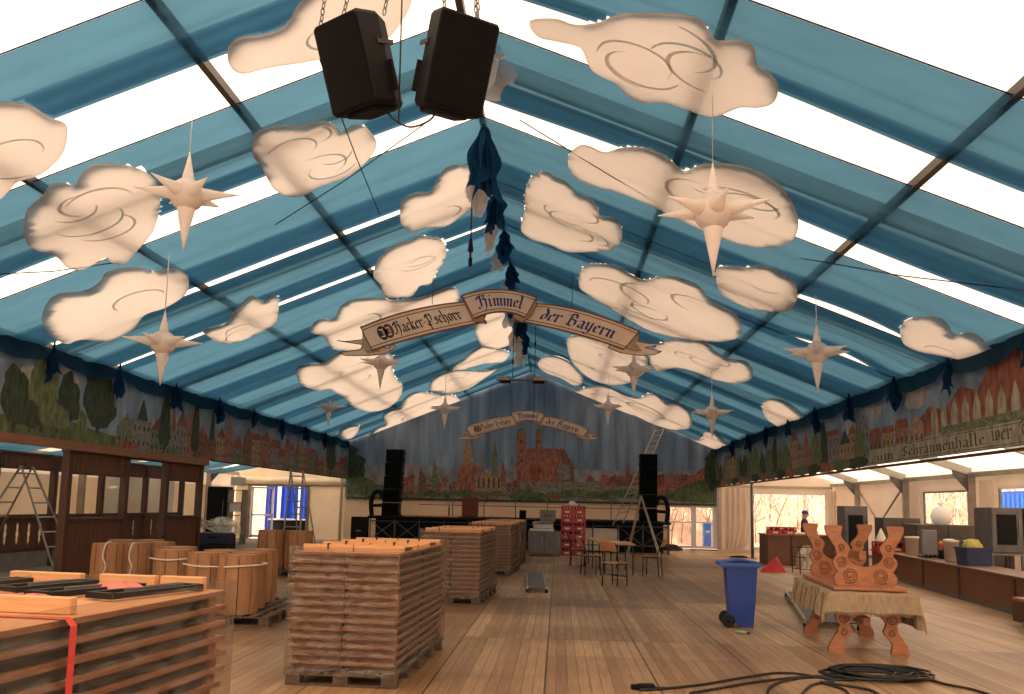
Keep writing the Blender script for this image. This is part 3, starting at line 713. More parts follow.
# ================================================================== broad-nib lettering
G = {
 'a': (.56, [[(.05,.8),(.2,.93),(.38,.8),(.38,.12),(.5,.04)], [(.38,.52),(.1,.4),(.08,.16),(.2,.04),(.36,.2)]]),
 'c': (.5, [[(.4,.8),(.26,.94),(.08,.76),(.08,.2),(.22,.05),(.4,.16)]]),
 'e': (.5, [[(.1,.46),(.4,.66),(.27,.95),(.08,.76),(.08,.2),(.22,.05),(.4,.16)]]),
 'h': (.58, [[(.0,1.52),(.08,1.42),(.08,.12),(.16,.04)], [(.08,.72),(.3,.94),(.44,.78),(.44,.1),(.3,-.25)]]),
 'k': (.54, [[(.0,1.52),(.08,1.42),(.08,.1),(.16,.04)], [(.08,.62),(.3,.94),(.42,.8),(.14,.52),(.34,.2),(.48,.04)]]),
 'r': (.46, [[(.02,.92),(.1,.82),(.1,.14),(.18,.05)], [(.1,.7),(.3,.94),(.42,.8)]]),
 's': (.48, [[(.42,.8),(.26,.94),(.09,.76),(.38,.42),(.38,.2),(.2,.05),(.03,.15)]]),
 'o': (.54, [[(.24,.95),(.08,.78),(.08,.2),(.24,.04),(.42,.2),(.42,.78),(.24,.95)]]),
 'i': (.36, [[(.02,.92),(.1,.82),(.1,.14),(.2,.04)], [(.08,1.26),(.14,1.34)]]),
 'm': (.92, [[(.02,.92),(.1,.82),(.1,.14),(.18,.05)], [(.1,.72),(.3,.94),(.42,.82),(.42,.14),(.5,.05)], [(.42,.72),(.62,.94),(.74,.82),(.74,.14),(.84,.04)]]),
 'n': (.6, [[(.02,.92),(.1,.82),(.1,.14),(.18,.05)], [(.1,.72),(.3,.94),(.42,.82),(.42,.14),(.52,.04)]]),
 'l': (.32, [[(.0,1.52),(.1,1.42),(.1,.14),(.22,.04)]]),
 'd': (.56, [[(.08,1.45),(.42,.85),(.42,.2),(.24,.04),(.08,.2),(.08,.66),(.22,.8),(.38,.7)]]),
 'y': (.58, [[(.02,.92),(.1,.82),(.1,.22),(.24,.05),(.42,.22)], [(.44,.98),(.42,.8),(.42,-.1),(.26,-.42),(.04,-.32)]]),
 'u': (.6, [[(.02,.92),(.1,.82),(.1,.2),(.22,.05),(.42,.22)], [(.42,.92),(.42,.14),(.52,.04)]]),
 'w': (.86, [[(.02,.98),(.1,.82),(.1,.22),(.24,.05),(.42,.2)], [(.42,.95),(.42,.22),(.56,.05),(.72,.3),(.72,.8),(.6,.95)]]),
 'H': (.96, [[(.12,1.38),(.34,1.5),(.3,.9),(.3,.2),(.1,.02),(-.02,.18)], [(-.02,1.1),(.06,1.36),(.2,1.25)], [(.32,.78),(.56,1.12),(.76,.92),(.74,.12),(.56,-.26)], [(.34,1.35),(.56,1.48),(.72,1.3)]]),
 'P': (.9, [[(.24,1.4),(.24,.3),(.24,-.42)], [(.24,1.2),(.52,1.46),(.7,1.15),(.66,.6),(.44,.4),(.22,.52)], [(0,.2),(.2,.04),(.46,.14)], [(-.02,1.0),(.02,1.36),(.24,1.28)]]),
 'B': (.86, [[(.18,1.42),(.18,.12)], [(0,1.2),(.3,1.46),(.56,1.32),(.6,1.0),(.3,.8)], [(.3,.8),(.64,.7),(.68,.2),(.42,.02),(.06,.14)]]),
 'S': (.74, [[(.6,1.2),(.4,1.44),(.12,1.26),(.12,.96),(.56,.62),(.58,.2),(.32,.02),(.02,.16)], [(.34,1.4),(.34,.05)]]),
 '-': (.42, [[(.04,.46),(.3,.56)]]), '.': (.25, [[(.08,.06),(.14,.12)]]), ' ': (.4, []),
}
G = {k_: (w_+.07, st_) for k_, (w_, st_) in G.items()}
def text_w(s): return sum(G[c][0] for c in s)
def text(mb, s, fn, mt, nib=.22, ang=38, x0=0.0):
    """fn maps letter space (x, y) to a 3-D point on the sign"""
    nx, ny = nib/2*math.cos(R(ang)), nib/2*math.sin(R(ang))
    x = x0
    for ch in s:
        w, strokes = G[ch]
        for st in strokes:
            for (ax, ay), (bx, by) in zip(st, st[1:]):
                q = [(ax-nx, ay-ny), (ax+nx, ay+ny), (bx+nx, by+ny), (bx-nx, by-ny)]
                mb.poly([fn(x+a, b) for a, b in q], mt)
            for (ax, ay) in (st[0], st[-1]):
                t = .04
                mb.poly([fn(x+ax-nx, ay-ny-t), fn(x+ax+nx, ay+ny-t), fn(x+ax+nx, ay+ny+t), fn(x+ax-nx, ay-ny+t)], mt)
        x += w
# ------------------------------------------------------------------ ribbon signs
def lerp(a, b, t): return tuple(i+(j-i)*t for i, j in zip(a, b))
def quadc(p0, p1, p2, t): return tuple((1-t)**2*a+2*t*(1-t)*b+t*t*c for a, b, c in zip(p0, p1, p2))
def ribbon_sign(Y, label):
    org = onY(500, 320, Y)
    root = empty('ribbon_sign', org, 0, label, 'sign', 'hanging ribbon signs')
    def S(x, y, off=0): p = onY(x, y, Y); return Vector((p.x-org.x, -off, p.z-org.z))
    def panel(top, bot, name, off, txt, mt, tfit, n=14, extra=None):
        """top / bot: quadratic curves in sign space"""
        m = MB()
        P = [quadc(*top, t/n) for t in range(n+1)]; Q = [quadc(*bot, t/n) for t in range(n+1)]
        m.prism([S(*p, off) for p in P]+[S(*q, off) for q in reversed(Q)], (0, .035, 0), SIGNM, SIGNL)
        def at(u, v, o=.004):
            a = quadc(*bot, u); b = quadc(*top, u); p = lerp(a, b, v); return S(*p, off+o)
        def line(v, w, mt_=SIGNL):
            for q in range(n): m.poly([at(q/n, v-w), at((q+1)/n, v-w), at((q+1)/n, v+w), at(q/n, v+w)], mt_)
        line(.03, .03); line(.97, .03); line(.15, .018); line(.85, .018)
        for u in (.0, .992): m.poly([at(u, 0), at(u+.008, 0), at(u+.008, 1), at(u, 1)], SIGNL)
        u0, u1, v0, v1 = tfit
        W = text_w(txt)
        text(m, txt, lambda x, y: at(u0+(u1-u0)*x/W, v0+(v1-v0)*y/1.45, .008), mt)
        if extra: extra(m, at)
        return m.build(name, root)
    def seals(m, at):
        for cu in (.165, .225):
            m.poly([at(cu+.045*math.cos(a), .5+.27*math.sin(a), .008) for a in [2*PI*j/18 for j in range(18)]], INKK if cu < .2 else INKR)
        for cu in (.165, .225):
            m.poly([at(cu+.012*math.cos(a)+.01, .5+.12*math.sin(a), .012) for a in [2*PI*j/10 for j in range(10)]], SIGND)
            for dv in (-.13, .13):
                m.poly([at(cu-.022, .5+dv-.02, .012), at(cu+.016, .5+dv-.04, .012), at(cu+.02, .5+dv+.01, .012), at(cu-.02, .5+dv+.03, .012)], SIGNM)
    panel(((360,327),(410,305),(468,301)), ((372,351),(420,335),(487,322)), 'side_panel', 0, 'Hacker-Pschorr', INKK, (.28,.865,.30,.74), extra=seals)
    panel(((462,296),(500,283),(537,298)), ((475,320),(502,307),(525,319)), 'middle_panel', .10, 'Himmel', INKB, (.15,.88,.28,.78))
    panel(((534,303),(580,304),(640,331)), ((514,321),(570,330),(624,350)), 'side_panel', 0, 'der Bayern', INKB, (.18,.86,.27,.78))
    # folds that lead from the middle panel back to the wings
    def flat(pts, mt, name, off, edge=True):
        m = MB(); m.prism([S(*p, off) for p in pts], (0, .03, 0), mt, SIGNL)
        if edge:
            n = len(pts)
            for i in range(n):
                a, b = Vector(pts[i]), Vector(pts[(i+1) % n]); d = (b-a)
                if d.length < .1: continue
                q = Vector((-d.y, d.x)).normalized()*.45
                m.poly([S(*(a-q), off+.005), S(*(b-q), off+.005), S(*(b+q), off+.005), S(*(a+q), off+.005)], SIGNL)
        return m.build(name, root)
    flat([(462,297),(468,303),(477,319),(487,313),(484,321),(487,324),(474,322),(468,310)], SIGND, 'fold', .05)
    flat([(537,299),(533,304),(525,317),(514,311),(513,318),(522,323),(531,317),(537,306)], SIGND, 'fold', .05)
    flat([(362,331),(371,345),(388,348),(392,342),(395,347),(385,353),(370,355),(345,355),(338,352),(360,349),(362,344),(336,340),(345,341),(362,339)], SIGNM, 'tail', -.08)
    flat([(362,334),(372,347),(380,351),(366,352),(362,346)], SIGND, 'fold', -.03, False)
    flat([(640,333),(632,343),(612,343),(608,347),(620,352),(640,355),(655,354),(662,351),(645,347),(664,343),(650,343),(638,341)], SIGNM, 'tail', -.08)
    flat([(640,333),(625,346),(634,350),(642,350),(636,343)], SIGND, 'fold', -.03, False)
    for px in (432, 572):
        p = S(px, 300 if px < 500 else 311); m = MB(); m.tube([(p.x, .05, p.z-.1), (p.x, .05, zroof(p.x+org.x)-org.z+.1)], .008, CABLEM, 4); m.build('wire', root)
    return root
s1 = ribbon_sign(20.0, 'larger ribbon-shaped sign with blackletter words, hanging across the middle of the hall')
s2 = copy_tree(s1); k_s = .715; p = onY(529, 418, 33.0); s2.scale = (k_s,)*3
q = onY(500, 320, 20.0)-onY(502, 310, 20.0)
s2.location = (p.x+q.x*k_s, 33.0, p.z+q.z*k_s-.05)
s2['label'] = 'smaller ribbon-shaped blackletter sign hanging far back before the painted city towers'
for ch in s2.children:
    if ch.name.startswith('wire'): ch.scale = (1,1,1.0)

# ================================================================== painted fascias and back cloth
def pmat(n, c, c2=None, sc=2, st=(1,1,1), con=.25):
    g = (c[0]+c[1]+c[2])/3; k_ = .92; c = tuple(min(255, v*1.22) for v in c); c2 = tuple(v*1.22 for v in (c2 or c))
    c = tuple(v*k_+g*(1-k_) for v in c); c2 = tuple((v*k_+g*(1-k_))*.80 for v in (c2 or c))
    return mat('painted '+n, c, c2, rough=.85, scale=sc*2.2, stretch=(st[0]*1.6, st[1]*1.6, st[2]*.7), contrast=.2, detail=12)
PSKY = pmat('sky', (120,140,158), (92,112,136), .5, (1,1,1.5))
PSKYB = pmat('back sky', (114,136,160), (84,106,132), .35, (2,1,.6))
PTREE = pmat('tree', (58,72,50), (32,46,38), 3)
PTREE2 = pmat('light tree', (104,112,72), (66,84,58), 3)
PGRASS = pmat('meadow', (92,104,64), (52,66,46), 1.2)
PROOF = pmat('red roof', (140,82,64), (100,60,50), 2)
PWALL = [pmat('house ochre', (158,128,100), (118,94,76), 3, (1,1,3)), pmat('house rose', (150,104,88), (108,72,64), 3, (1,1,3)),
         pmat('house grey', (128,124,116), (92,90,88), 3, (1,1,3)), pmat('house brown', (122,92,74), (86,64,54), 3, (1,1,3)), pmat('house green', (112,116,92), (80,86,68), 3, (1,1,3))]
PWIN = pmat('window', (66,58,56), (48,44,46), 4)
PBRICK = pmat('brick church', (150,98,78), (112,70,60), 3)
PHEDGE = pmat('hedge', (88,104,70), (58,74,54), 3)
PMIST = pmat('distant mist', (136,134,134), (104,112,122), .8)
PSCROLL = pmat('scroll', (158,150,128), (128,122,104), 2)
PCLD = pmat('pale cloud', (166,156,146), (140,142,146), 1.5)
PINK_ = pmat('ink', (74,66,58), (58,52,46), 4)
class Mural:
    def __init__(s, P, sgn):   # P(a, z, layer) gives the point on the cloth
        s.m = MB(); s.P = P; s.k = 0
    lim = None
    def poly(s, pts, mt, lay=None):
        s.k += 1
        if s.lim: pts = [(min(max(a, s.lim[0]), s.lim[1]), z) for a, z in pts]
        s.m.poly([s.P(a, z, (lay if lay is not None else 1+s.k*.02)) for a, z in pts], mt)
    def rect(s, a0, a1, z0, z1, mt, lay=None): s.poly([(a0,z0),(a1,z0),(a1,z1),(a0,z1)], mt, lay)
    def blob(s, a, z, ra, rz, mt, rnd, n=16, rough=.14):
        ph = rnd.uniform(0, 6)
        s.poly([(a+ra*math.cos(t)*(1+rough*math.sin(5*t+ph)+rough*.6*math.sin(9*t-ph)), z+rz*math.sin(t)*(1+rough*math.sin(4*t+ph))) for t in [2*PI*j/n for j in range(n)]], mt)
    def tree(s, a, z0, h, w, mt, rnd, pointed=False):
        s.rect(a-w*.06, a+w*.06, z0-.05, z0+h*.3, PWIN)
        if pointed:
            pts = [(a+w*.5*f*sgn, z0+h*t) for sgn, rr in ((1, 1), (-1, -1)) for t, f in ([(.12,.75),(.3,1),(.45,.85),(.6,.8),(.75,.6),(.88,.4),(1,.05)][::rr])]
            s.poly(pts, mt)
        else:
            s.blob(a, z0+h*.5, w*.5, h*.42, mt, rnd); s.blob(a-w*.1, z0+h*.75, w*.33, h*.27, mt, rnd); s.blob(a+w*.08, z0+h*.3, w*.5, h*.22, mt, rnd)
    def house(s, a0, a1, z0, z1, rf, wall, rnd, kind=0):
        s.rect(a0, a1, z0, z1, wall)
        mid = (a0+a1)/2
        if kind == 0: s.poly([(a0,z1),(a1,z1),(mid,z1+rf)], PROOF)
        elif kind == 1:
            st = 4; w = (a1-a0)/2; pts = [(a0,z1)]
            for q in range(st): pts += [(a0+w*q/st, z1+rf*(q+1)/st), (a0+w*(q+1)/st, z1+rf*(q+1)/st)]
            for q in range(st-1, -1, -1): pts += [(a1-w*(q+1)/st, z1+rf*(q+1)/st), (a1-w*q/st, z1+rf*(q+1)/st)]
            s.poly(pts+[(a1,z1)], wall)
        elif kind == 2: s.poly([(a0-.03,z1),(a1+.03,z1),(a1-.08*(a1-a0),z1+rf*.7),(a0+.08*(a1-a0),z1+rf*.7)], PROOF)
        else: s.poly([(mid-(a1-a0)*.3,z1),(mid+(a1-a0)*.3,z1),(mid+.02,z1+rf*1.8),(mid-.02,z1+rf*1.8)], PTREE if rnd.random() < .4 else PBRICK)
        nw = max(2, int((a1-a0)/.22)); rows = max(1, int((z1-z0)/.26))
        for r_ in range(rows):
            for q in range(nw):
                ca = a0+(a1-a0)*(q+.5)/nw; cz = z0+(z1-z0)*(r_+.5)/rows
                s.rect(ca-.035, ca+.035, cz-.055, cz+.05, PWIN)
    def build(s, name): return s.m.build(name)

# left fascia, x = XL, along y
rnd = random.Random(3)
ZB, ZT = 2.78, 4.40
def PL(a, z, lay): return (XL+.02+lay*.004*.25, a, z)
mu = Mural(PL, 1)
mu.m.box((XL, (YF+YB)/2, (ZB+ZT)/2), (.03, YB-YF, ZT-ZB), PSKY)
def LY(x, y=400): return onX(x, y, XL).y
for (x, y, r) in ((30,375,.35),(70,380,.3),(14,392,.3),(66,372,.25)):
    p = onX(x, y, XL); mu.blob(p.y, p.z, r, .16, PCLD, rnd)
# meadow
mu.poly([(YF,ZB),(LY(118,440),ZB),(LY(116,436),ZB+.22),(LY(90,425),ZB+.30),(LY(60,420),ZB+.42),(LY(30,415),ZB+.34),(LY(0,410),ZB+.30),(5,ZB+.4),(YF,ZB+.4)], PGRASS)
for (x, yt, yb, w, mt, pt) in ((12,365,428,30,PTREE,0),(40,345,430,30,PTREE2,0),(66,372,424,22,PTREE,0),(96,360,432,32,PTREE,0),(80,410,436,10,PTREE2,0),(56,405,430,24,PTREE2,0),(28,400,430,20,PTREE,0)):
    a = onX(x, yb, XL); b = onX(x, yt, XL); ww = (LY(x+w/2)-LY(x-w/2))
    mu.tree(a.y, max(ZB+.05, a.z), (b.z-a.z), ww, mt, rnd)
for q in range(7): mu.tree(5.5+q*.9-6, ZB+.1, rnd.uniform(.8,1.4), rnd.uniform(.7,1.1), PTREE if q % 2 else PTREE2, rnd)
# misty towers behind
x = 118
for q in range(26):
    a = LY(120)+q*.82+rnd.uniform(-.1,.1); h = rnd.uniform(.8,1.25)
    mu.poly([(a-.13,ZB),(a+.13,ZB),(a+.12,ZB+h*.75),(a,ZB+h*1.15),(a-.12,ZB+h*.75)], PMIST)
a = LY(118); q = 0
spec = {1: 3, 4: 0, 7: 3, 11: 1, 14: 2, 15: 2}
while a < YB-.4:
    w = rnd.uniform(.55, 1.15); h = rnd.uniform(.4, .85)
    mu.house(a, a+w, ZB+.0, ZB+h, rnd.uniform(.25,.5), rnd.choice(PWALL), rnd, spec.get(q, rnd.choice((0,0,1,2,3))))
    a += w*rnd.uniform(.78, 1.0); q += 1
for (x, yt, yb, w) in ((163,387,440,12),(194,400,440,9),(330,420,468,10)):
    a_ = onX(x, yb, XL); b_ = onX(x, yt, XL); mu.tree(a_.y, ZB, b_.z-ZB, LY(x+w/2)-LY(x-w/2), PTREE, rnd, True)
for q in range(9): mu.blob(LY(130)+q*2.3, ZB+.08, .5, .09, PTREE2 if q % 2 else PROOF, rnd)
o = mu.build('painted_fascia'); tag(o, 'long painted fascia with dark trees then old town houses along the left side', 'mural', 'painted fascias along both sides')
base(o)

# right fascia
rnd = random.Random(11)
def PR(a, z, lay): return (XR-.02-lay*.004*.25, a, z)
mu = Mural(PR, -1)
mu.m.box((XR, (YF+YB)/2, (ZB+ZT)/2), (.03, YB-YF, ZT-ZB), PSKY)
RY = lambda x, y=430: onX(x, y, XR).y
a0, a1 = RY(1023, 430), RY(860, 460)
for q in range(8): mu.blob(rnd.uniform(12, 24), rnd.uniform(3.7,4.2), .5, .2, PCLD, rnd)
# red roofs and battlements behind the scroll
mu.poly([(4,3.2),(14.6,3.2),(14.6,4.35),(13.0,4.4),(4,4.4)], PROOF)
mu.poly([(14.2,3.2),(17.6,3.2),(17.4,3.55),(16.9,3.75),(16.3,3.6),(15.6,3.95),(15.0,3.8),(14.4,4.2)], PROOF)
for q in range(9):
    a = 13.2+q*.42; mu.poly([(a,3.1),(a+.3,3.1),(a+.28,3.55),(a+.15,3.8),(a+.02,3.55)], PSCROLL)
mu.poly([(3,3.05),(16.5,3.05),(16.5,3.3),(3,3.42)], PWALL[4])
for q in range(6):
    a = 17.2+q*.75; mu.house(a, a+.7, 3.0, 3.35+rnd.uniform(0,.3), rnd.uniform(.15,.35), rnd.choice(PWALL), rnd, rnd.choice((0,1,2)))
# scroll with the market hall's name
mu.poly([(2,ZB+.02),(20.2,ZB+.02),(20.2,ZB+.35),(2,ZB+.46)], PSCROLL)
for zz_ in (ZB+.04, ZB+.34): mu.poly([(2,zz_),(20.2,zz_),(20.2,zz_+.012),(2,zz_+.012)], PINK_)
def tfit(s_, ya, yb, z0, h, nib=.16):
    W = text_w(s_)
    text(mu.m, s_, lambda x, y: PR(ya+(yb-ya)*x/W, z0+h*y, 6.5), PINK_, nib)
tfit('um', 19.7, 18.7, ZB+.07, .13)
tfit('Schrannenhalle', 18.3, 14.75, ZB+.09, .14)
tfit('wer', 14.55, 13.9, ZB+.12, .17)
# flourish of the scroll end
for (cy, cz, r) in ((13.55, ZB+.26, .14), (13.15, ZB+.27, .17), (13.35, ZB+.2, .08)):
    pl = []; pr_ = []
    for j in range(25):
        t = j/24; an = t*9; rr = r*(1-.75*t)
        pl.append(PR(cy+(rr+.014)*math.cos(an), cz+(rr+.014)*math.sin(an), 6.6)); pr_.append(PR(cy+(rr-.014)*math.cos(an), cz+(rr-.014)*math.sin(an), 6.6))
    mu.m.add(pl+pr_, [(j, j+1, 25+j+1, 25+j) for j in range(24)], PINK_)
# farther: church fronts, trees
a = 20.4; q = 0
while a < YB-.5:
    w = rnd.uniform(.6, 1.3)
    if rnd.random() < (.35 if a < 27 else .6): mu.tree(a+w/2, ZB, rnd.uniform(.9,1.35), w*1.1, rnd.choice((PTREE, PTREE2, PTREE2)), rnd, rnd.random() < .5)
    else: mu.house(a, a+w, ZB, ZB+rnd.uniform(.6,1.1), rnd.uniform(.15,.4), rnd.choice(PWALL[:4]), rnd, rnd.choice((0,1,2,3)))
    a += w*.85; q += 1
for q in range(16): mu.blob(21+q*1.2, ZB+.1, .7, .14, (PTREE, PTREE2, PBRICK)[q % 3], rnd)
o = mu.build('painted_fascia'); tag(o, 'long painted fascia with a lettered scroll and red roofs along the right side', 'mural', 'painted fascias along both sides'); base(o)

# back cloth
rnd = random.Random(5)
def PB(a, z, lay): return (a, YB-.03-lay*.0012, z)
mu = Mural(PB, 1); mu.lim = (XL+.08, XR-.08)
zt = lambda x: zroof(x)+.1
mu.m.prism([(XL,YB,1.9),(XR,YB,1.9),(XR,YB,zt(XR)),(XM,YB,zt(XM)),(XL,YB,zt(XL))], (0,.02,0), PSKYB)
def Bp(x, y): p = onY(x, y, YB); return (p.x, p.z)
def bpoly(pts, mt): mu.poly([Bp(*p) for p in pts], mt)
# hazy distant country, then roofs, then walls and bushes
bpoly([(341,500),(341,470),(400,462),(430,466),(470,470),(560,468),(600,470),(650,472),(717,470),(717,505)], PMIST)
for q in range(60):
    x = 385+q*5.2+rnd.uniform(-2,2); y = 492-rnd.uniform(0,14); w = rnd.uniform(5,10); h = rnd.uniform(5,11)
    wl = rnd.choice(PWALL)
    bpoly([(x,498),(x+w,498),(x+w,y),(x,y)], wl)
    bpoly([(x-1,y),(x+w+1,y),(x+w*.8,y-h*.45),(x+w*.2,y-h*.45)] if q % 3 else [(x-1,y),(x+w+1,y),(x+w/2,y-h*.7)], PROOF)
    bpoly([(x+w*.4,y+2),(x+w*.6,y+2),(x+w*.6,y+4),(x+w*.4,y+4)], PWIN)
# churches: pointed spire group, twin domed towers with a long brick nave
def spire(x, w, yb, yt, mt, cap=.45):
    ym = yb+(yt-yb)*(1-cap)
    bpoly([(x-w/2,yb),(x+w/2,yb),(x+w/2*.85,ym),(x,yt),(x-w/2*.85,ym)], mt)
spire(468, 13, 492, 428, PWALL[0], .5); bpoly([(458,495),(482,495),(481,470),(476,464),(462,464),(458,472)], PBRICK)
bpoly([(474,492),(504,492),(502,474),(476,472)], PWALL[0])
for x in (478, 483, 488, 493, 498): bpoly([(x,488),(x+1.6,488),(x+1.6,478),(x,478)], PWIN)
spire(483,4,474,450,PWALL[2]); spire(495,6,476,440,PWALL[4],.4); spire(512,4,480,450,PWALL[2]); spire(503,5,482,460,PBRICK); spire(435,6,486,458,PWALL[4]); spire(421,5,486,466,PWALL[3])
for x, w in ((521.5, 9), (538.5, 6)):
    bpoly([(x-w/2,480),(x+w/2,480),(x+w/2,434),(x-w/2,434)], PBRICK)
    bpoly([(x-w/2-.5,434),(x+w/2+.5,434),(x+w*.42,430),(x,427),(x-w*.42,430)], PWALL[4])
    for y in (440, 450, 460): bpoly([(x-1,y+3),(x+1,y+3),(x+1,y),(x-1,y)], PWIN)
bpoly([(516,482),(574,482),(574,466),(564,449),(527,448),(524,462),(516,463)], PBRICK)
bpoly([(574,482),(574,466),(564,449),(560,449),(562,465),(562,482)], PWALL[3])
bpoly([(558,480),(570,480),(570,465),(558,465)], PWALL[2])
bpoly([(531,480),(540,480),(540,465),(531,465)], PROOF)
bpoly([(535,492),(610,492),(640,490),(640,482),(535,482)], PWALL[2])
for q in range(14): bpoly([(600+q*8,486),(609+q*8,486),(608+q*8,478-rnd.uniform(0,5)),(601+q*8,478-rnd.uniform(0,5))], rnd.choice((PROOF, PWALL[3], PWALL[1])))
spire(628,6,484,462,PWALL[3])
bpoly([(640,490),(692,488),(717,478),(717,462),(700,470),(680,486)], PWALL[1])
for q in range(46):
    x = 343+q*8.2+rnd.uniform(-2,2); p = Bp(x, 496+rnd.uniform(-3,2)); mu.blob(p[0], p[1]+.02, rnd.uniform(.25,.55), rnd.uniform(.09,.2), rnd.choice((PHEDGE, PHEDGE, PTREE2, PWALL[2], PBRICK)), rnd)
for (x, y, rx, ry, mt) in ((349,470,.8,.75,PTREE),(356,486,.9,.4,PHEDGE),(370,490,.9,.32,PHEDGE),(347,452,.45,.4,PTREE),(705,492,1.2,.45,PHEDGE),(713,470,.4,.9,PTREE),(690,497,1.1,.25,PHEDGE)):
    p = Bp(x, y); mu.blob(p[0], p[1], rx, ry, mt, rnd, 20)
mu.poly([Bp(341,498.5), Bp(717,506), Bp(717,504), Bp(341,496.5)], PTREE)
o = mu.build('painted_backcloth'); tag(o, 'wide painted back cloth showing an old city skyline with brick church and twin towers', 'mural'); base(o)
# ================================================================== stacks of folded beer tables
NTH = ['topmost', 'second from the top', 'third from the top', 'fourth from the top', 'fifth from the top', 'sixth from the top', 'seventh from the top', 'eighth from the top',
       'ninth from the top', 'tenth from the top', 'eleventh from the top', 'twelfth from the top', 'thirteenth from the top', 'bottom one']
TW, TL, TP = .505, 2.38, .0775
def table_proto():
    root = empty('folded_beer_table', (0,0,0))
    m = MB(); m.box((0,0,.064), (TW, TL, .026), WOODT, b=.006)
    for sx in (-1, 1): m.box((sx*(TW/2-.004), 0, .064), (.012, TL-.02, .024), WOODS)
    for sy in (-1, 1): m.box((0, sy*(TL/2-.003), .064), (TW-.01, .010, .024), WOODS)
    m.build('tabletop', root)
    for sy in (-1, 1):
        m = MB(); m.box((0, sy*(TL/2-.12), .026), (TW-.025, .07, .05), WOODS); m.build('batten', root)
    for sy in (-1, 1):
        m = MB(); y0, y1 = sy*.03, sy*(TL/2-.2)
        for x in (-.225, .225): m.box((x, (y0+y1)/2, .028), (.03, abs(y1-y0), .042), BLKST)
        m.box((0, y0, .028), (.44, .028, .026), BLKST); m.box((0, (y0+y1)/2, .028), (.44, .022, .02), BLKST)
        m.build('leg_frame', root)
    return root
def pallet(loc, rz, label, w=1.06, l=1.2, sc=1.0):
    root = empty('pallet', loc, rz, label, 'pallet', 'wooden pallets under the stacks and barrels')
    m = MB()
    for k_ in range(7): m.box((-w/2+.06+k_*(w-.12)/6, 0, .133), (.10, l, .022), PALL)
    m.build('deck', root)
    for y in (-l/2+.07, 0, l/2-.07):
        m = MB(); m.box((0, y, .011), (w, .1, .022), PALL)
        for x in (-w/2+.075, 0, w/2-.075): m.box((x, y, .067), (.14, .12, .09), PALL)
        m.build('runner', root)
    m = MB()
    for y in (-l/2+.07, 0, l/2-.07): m.box((0, y, .117), (w, .12, .012), PALL)
    m.build('crosspiece', root)
    return root
tproto = None
def stack(cx, cy, rz, where, seed, layers=14, topthings=True):
    global tproto
    rnd = random.Random(seed)
    M = Matrix.Translation((cx, cy, 0)) @ Matrix.Rotation(rz, 4, 'Z')
    for sy in (-.6, .6):
        pallet(M @ Vector((0, sy, 0)), rz, 'grey wooden pallet, %s one under the %s of folded tables' % ('front' if sy < 0 else 'rear', where))
    for L_ in range(layers):
        for sx in (-1, 1):
            first = tproto is None
            if first: tproto = table_proto()
            o = tproto if first else copy_tree(tproto)
            o.location = M @ Vector((sx*.258+rnd.uniform(-.008,.008), rnd.uniform(-.025,.025), .144+L_*TP)); o.rotation_euler.z = rz+rnd.uniform(-.006,.006)
            tag(o, 'folded wooden table, %s in the %s column of the %s' % (NTH[13-L_], 'left' if sx < 0 else 'right', where), 'folding table', 'folded tables in the %s' % where)
    zt = .144+layers*TP
    if topthings:
        names = [(-.9, 'front'), (-.3, 'second'), (.35, 'third'), (.95, 'rear')]
        for y, nm in names:
            for sx in (-1, 1):
                m = MB(); m.box((0,0,.03), (.50, .045, .06), WOODP, b=.004)
                if (y, sx) != (-.9, 1): m.box((.0, .0, .04), (.02, .05, .062), BLKST)
                o = m.build('pine_batten', None, M @ Vector((sx*.255, y, zt+.001)), rz)
                tag(o, 'upright pine batten, %s row, %s half, on top of the %s' % (nm, 'left' if sx < 0 else 'right', where), 'wood batten', 'pine battens on the wrapped stacks')
        for sx in (-1, 1):
            for y0 in (-.6, .65):
                m = MB()
                for x in (-.2, .2): m.box((x, 0, .018), (.026, .42, .026), BLKST)
                m.box((0, -.2, .018), (.42, .026, .026), BLKST); m.box((0, .12, .02), (.42, .02, .02), BLKST)
                o = m.build('steel_leg_frame', None, M @ Vector((sx*.255, y0, zt+.001)), rz)
                tag(o, 'black steel leg frame %s on the %s half of the %s' % ('in front' if y0 < 0 else 'at the back', 'left' if sx < 0 else 'right', where), 'metal frame', 'black frames on the wrapped stacks')
    # stretch wrap all round, rippled by the board edges
    m = MB(); hx, hy = TW+.03, TL/2+.035
    per = [(-hx,-hy),(hx,-hy),(hx,hy),(-hx,hy),(-hx,-hy)]
    z0, z1 = .10, zt+.05
    for (xa, ya), (xb, yb_) in zip(per, per[1:]):
        d = Vector((xb-xa, yb_-ya, 0)); n_ = Vector((d.y, -d.x, 0)).normalized()
        def fn(u, v):
            z = z0+(z1-z0)*v
            inn = .012*(1-math.cos((z-.144-.064)/TP*2*PI))*(1 if z > .15 and z < zt-.02 else 0)
            w_ = .003*math.sin(u*23+z*7+seed)+.002*math.sin(u*51-z*11)
            e = min(1, min(u, 1-u)*12)
            return M @ Vector((xa+d.x*u+n_.x*(w_-inn)*e, ya+d.y*u+n_.y*(w_-inn)*e, z))
        m.grid(fn, 30, 80, WRAPH if topthings else WRAP)
    o = local(m.build('stretch_wrap'), (cx, cy, z0))
    tag(o, 'clear stretch wrap wound round the %s of folded tables' % where, 'plastic wrap', 'stretch wrap round the table stacks')
    return M, zt
SA = 'foreground middle stack'
stack(-1.93, 9.5, R(-3), SA, 1)
stack(-1.78, 16.5, R(-3), 'second centre stack', 2)
stack(-1.60, 23.1, R(-3), 'third centre stack', 3)
stack(-1.55, 26.6, R(-2), 'last centre stack', 4)
